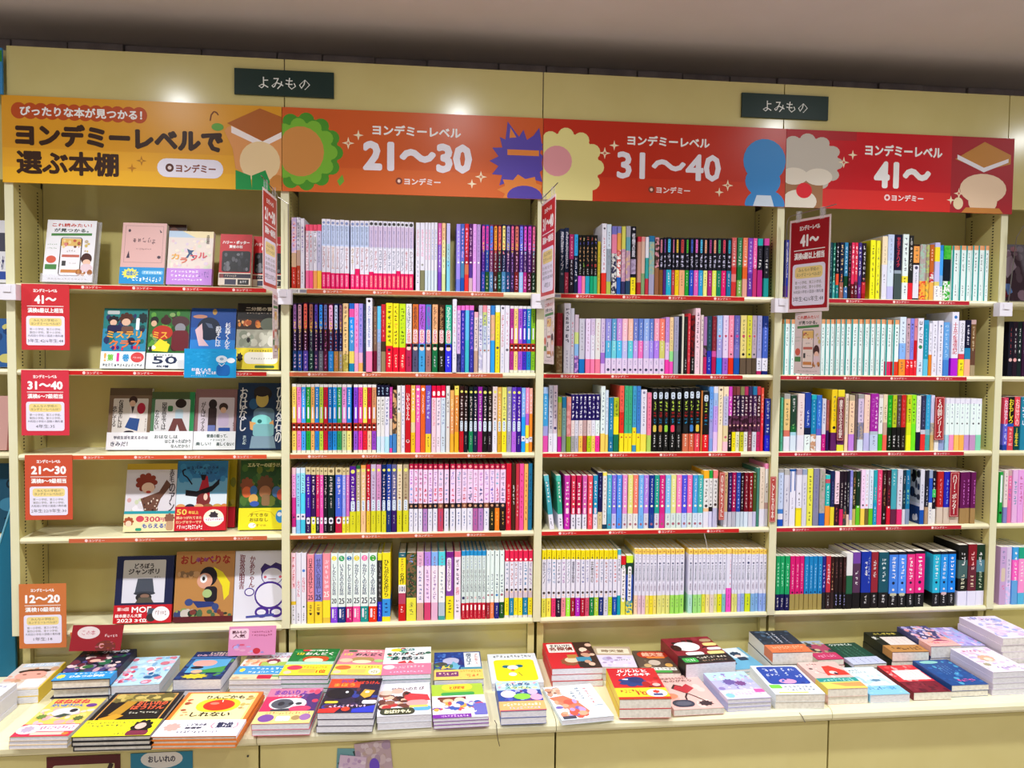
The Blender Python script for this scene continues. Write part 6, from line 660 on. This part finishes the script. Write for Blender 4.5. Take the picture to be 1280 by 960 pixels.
stack(39, 3.146, -.413, .134, .210, .603, 2, 0, '1c4a8c', 'L', CP, 'k 40 .02 .02 .98 .98 .08 24589c 1c4484 2c6ab0 48a0c8;e .35 .1 .26 .06 8ac8c0;v .34 .42 .03 .36 8ac0f8 ~7;v .44 .42 .03 .36 8ac0f8 ~7;v .54 .42 .03 .36 8ac0f8 ~7;v .64 .42 .03 .36 8ac0f8 ~7;t .6 .82 .5 .12 e05aa8 ~5', 'deep blue novel with pink lettering at its foot, front row', name='novel')
stack(40, 3.294, -.413, .142, .208, .643, 4, 1, 'd8d0e4', 'L', GP, 'r 0 0 1 1 e8e0ee;k 60 .05 .05 .95 .95 .09 f0e0e0 d8c0e0 c8b8e0 e8c8d8 f4ece0;t .4 .14 .5 .1 d86a9a ~5;c .45 .46 .18 .12 9 d8b090;e .46 .5 .1 .07 f4dcc8;t .6 .84 .6 .1 a88ac8 ~7;z .2 .7 .1 .07 8 a8a080', 'tall pale lilac comic with a fair-haired face, front row end', jit=.002, name='paperback')
stack(41, 3.462, -.245, .150, .225, .690, 5, 1, 'e0d4dc', 'L', CP, 'r 0 0 1 1 e6e0f0;k 50 .05 .02 .95 .98 .09 c8c0f0 e8d0f0 a8b0e8 d8c0e0;t .3 .12 .4 .14 8a3a8a ~4;t .66 .16 .3 .14 7a8ad0 ~4;t .5 .4 .5 .06 d8a0c0 ~7', 'tallest pale stack of novels against the last upright, back row', jit=.004, name='novel')
stack(42, 3.470, -.470, .150, .215, .600, 2, 0, 'd8d0e0', 'L', GP, 'k 40 .05 .05 .95 .95 .1 e0d8ec c8c0e0 f0e8f4', 'pale book at the far end of the front row', name='paperback')

# ------------------------------------------------------------------ loose bits
PO = [(.298, .205, .26, '5a1c1e', 'R .08 .1 .92 1 cfc4a0 .05;r .45 .1 .92 1 d8d090;k 12 .1 .2 .5 .9 .1 8a6a48 b89a70;l 3a2a24 .05 .76,.35 .88,.1', 'dark red framed picture-book poster on the base cabinet', 0),
      (.532, .176, .2, '2a86a8', 'e .5 .1 .34 .14 e8e8e4;T .5 .1 .44 .1 445 おしいれの;t .5 .3 .6 .1 cde ~12;k 8 .1 .6 .9 .95 .1 2c6a4a 3a4a70 4a9ab0', 'rounded blue picture-book poster on the base cabinet', 0),
      (1.122, .07, .16, '6a9aa0', 'l 2a4a48 .09 .1,.32 .28,.26;l 2a4a48 .09 .4,.2 .55,.16;l 2a4a48 .09 .7,.1 .9,.06', 'small teal notice corner behind the purple notice', 3),
      (1.196, .108, .15, 'b8a0a8', 'k 40 .02 .02 .98 .98 .12 c8b4b8 a890a8 b8a098 cdbcc4;e .5 .5 .14 .16 6a4ac0;e .8 .7 .1 .1 c89a3c', 'faded purple and gold notice on the base cabinet', -6),
      (1.124, .08, .11, 'd0b8d0', 'k 24 .05 .05 .95 .95 .1 c0a4c8 b090b8 e0d0dc;t .5 .5 .8 .2 637 ~6', 'pale lilac notice overlapping the faded purple one', 8)]
for i, (x, w, h, c, code, lb, a) in enumerate(PO): card('cabinet_notice', w, h, c, code, (x, -.4412 - .0016 * (i == 3) - .0032 * (i == 4), .509 - h - (.012 if i == 2 else .03 if i == 4 else 0)), (0, R(a), 0), lb, 'notice', 'notices stuck on the base cabinets')
cd = MB(); cd.tube([(1.607, -.455, .57), (1.612, -.4695, .565), (1.613, -.474, .54), (1.617, -.471, .515), (1.622, -.469, .495)], .0012, mat('4a3c34')); tag(cd.build('cord'), 'short brown cord dangling over the table edge beside the film comic', 'cord')
cd = MB(); cd.tube([(2.588, -.46, .556), (2.594, -.468, .548), (2.604, -.4695, .528)], .0013, mat('7a7468')); tag(cd.build('cable_tie'), 'tiny grey plastic tie on the table edge under the blue and white novel', 'tie')
cd = MB(); cd.tube([(2.43, -.004, 1.03), (2.437, -.007, 1.0), (2.445, -.006, .965)], .001, mat('d8d4cc')); tag(cd.build('string'), 'thin white string hanging from the fourth shelf under the red board', 'string')
# teal display panel and the neighbour's books at the near end
tp = MB(); tq = [(-.40, .0), (-.0175, .0), (-.0175, 1.165), (-.40, -.0)]
tp.add([(x, .0225, z) for x, z in ((-.385, .004), (-.0175, .004), (-.0175, 1.165))] + [(x, .0345, z) for x, z in ((-.385, .004), (-.0175, .004), (-.0175, 1.165))], [(0, 1, 2), (5, 4, 3), (0, 3, 4, 1), (1, 4, 5, 2), (2, 5, 3, 0)], mat('1a6a88'))
t_ = empty('teal_panel', (0, 0, 0), label='slanting teal display panel at the near end of the table', cat='panel'); tp.build('panel', t_)
m = MB(); m.tube([(-.385, .022, .004), (-.0195, .022, 1.165)], .003, mat('7ac0dc')); m.build('edge_trim', t_)
for z, h, c, code, lb in ((1.919, .22, 'e4e4ec', 'r .3 .2 1 .5 445;t .8 .7 .3 .3 336 ~4;r .7 .82 1 .95 2a4aa0', 'white book beyond the yellow board'), (1.628, .17, '2a5a98', 'k 14 .4 .1 1 .9 .12 1c3c70 c8c070 4a86c8', 'blue book beyond the red posters'), (1.338, .19, 'c89a94', 'r .8 0 1 1 8a5048', 'pinkish brown box of cards beyond the 31-40 poster'), (1.05, .24, '1c4a62', 'T .85 .3 .28 .14 0c1c28 ON;T .85 .8 .28 .14 0c1c28 グ;e .8 .6 .2 .1 3a7a98', 'dark teal book with black letters beyond the 21-30 poster')):
    cover_book('picture_book', .18, h, .03, c, code, (-.205, .105, z + .0005), (R(-8), 0, 0), lb, 'book', 'books in the half-hidden bookcase')
# darker cover book on the end bookcase, and bits behind the front books
face_out(1, 3.617, .15, .232, .02, '3a2a34', 'k 30 .02 .02 .98 .98 .12 54444e 2a1c28 806878 6a2430;p 90808c .1,.3 .5,.2 .6,.4 .3,.6;p 5a7ab0 .2,.7 .34,.7 .4,.85 .25,.9', 'dark moody face-out book on the top shelf of the end bookcase')
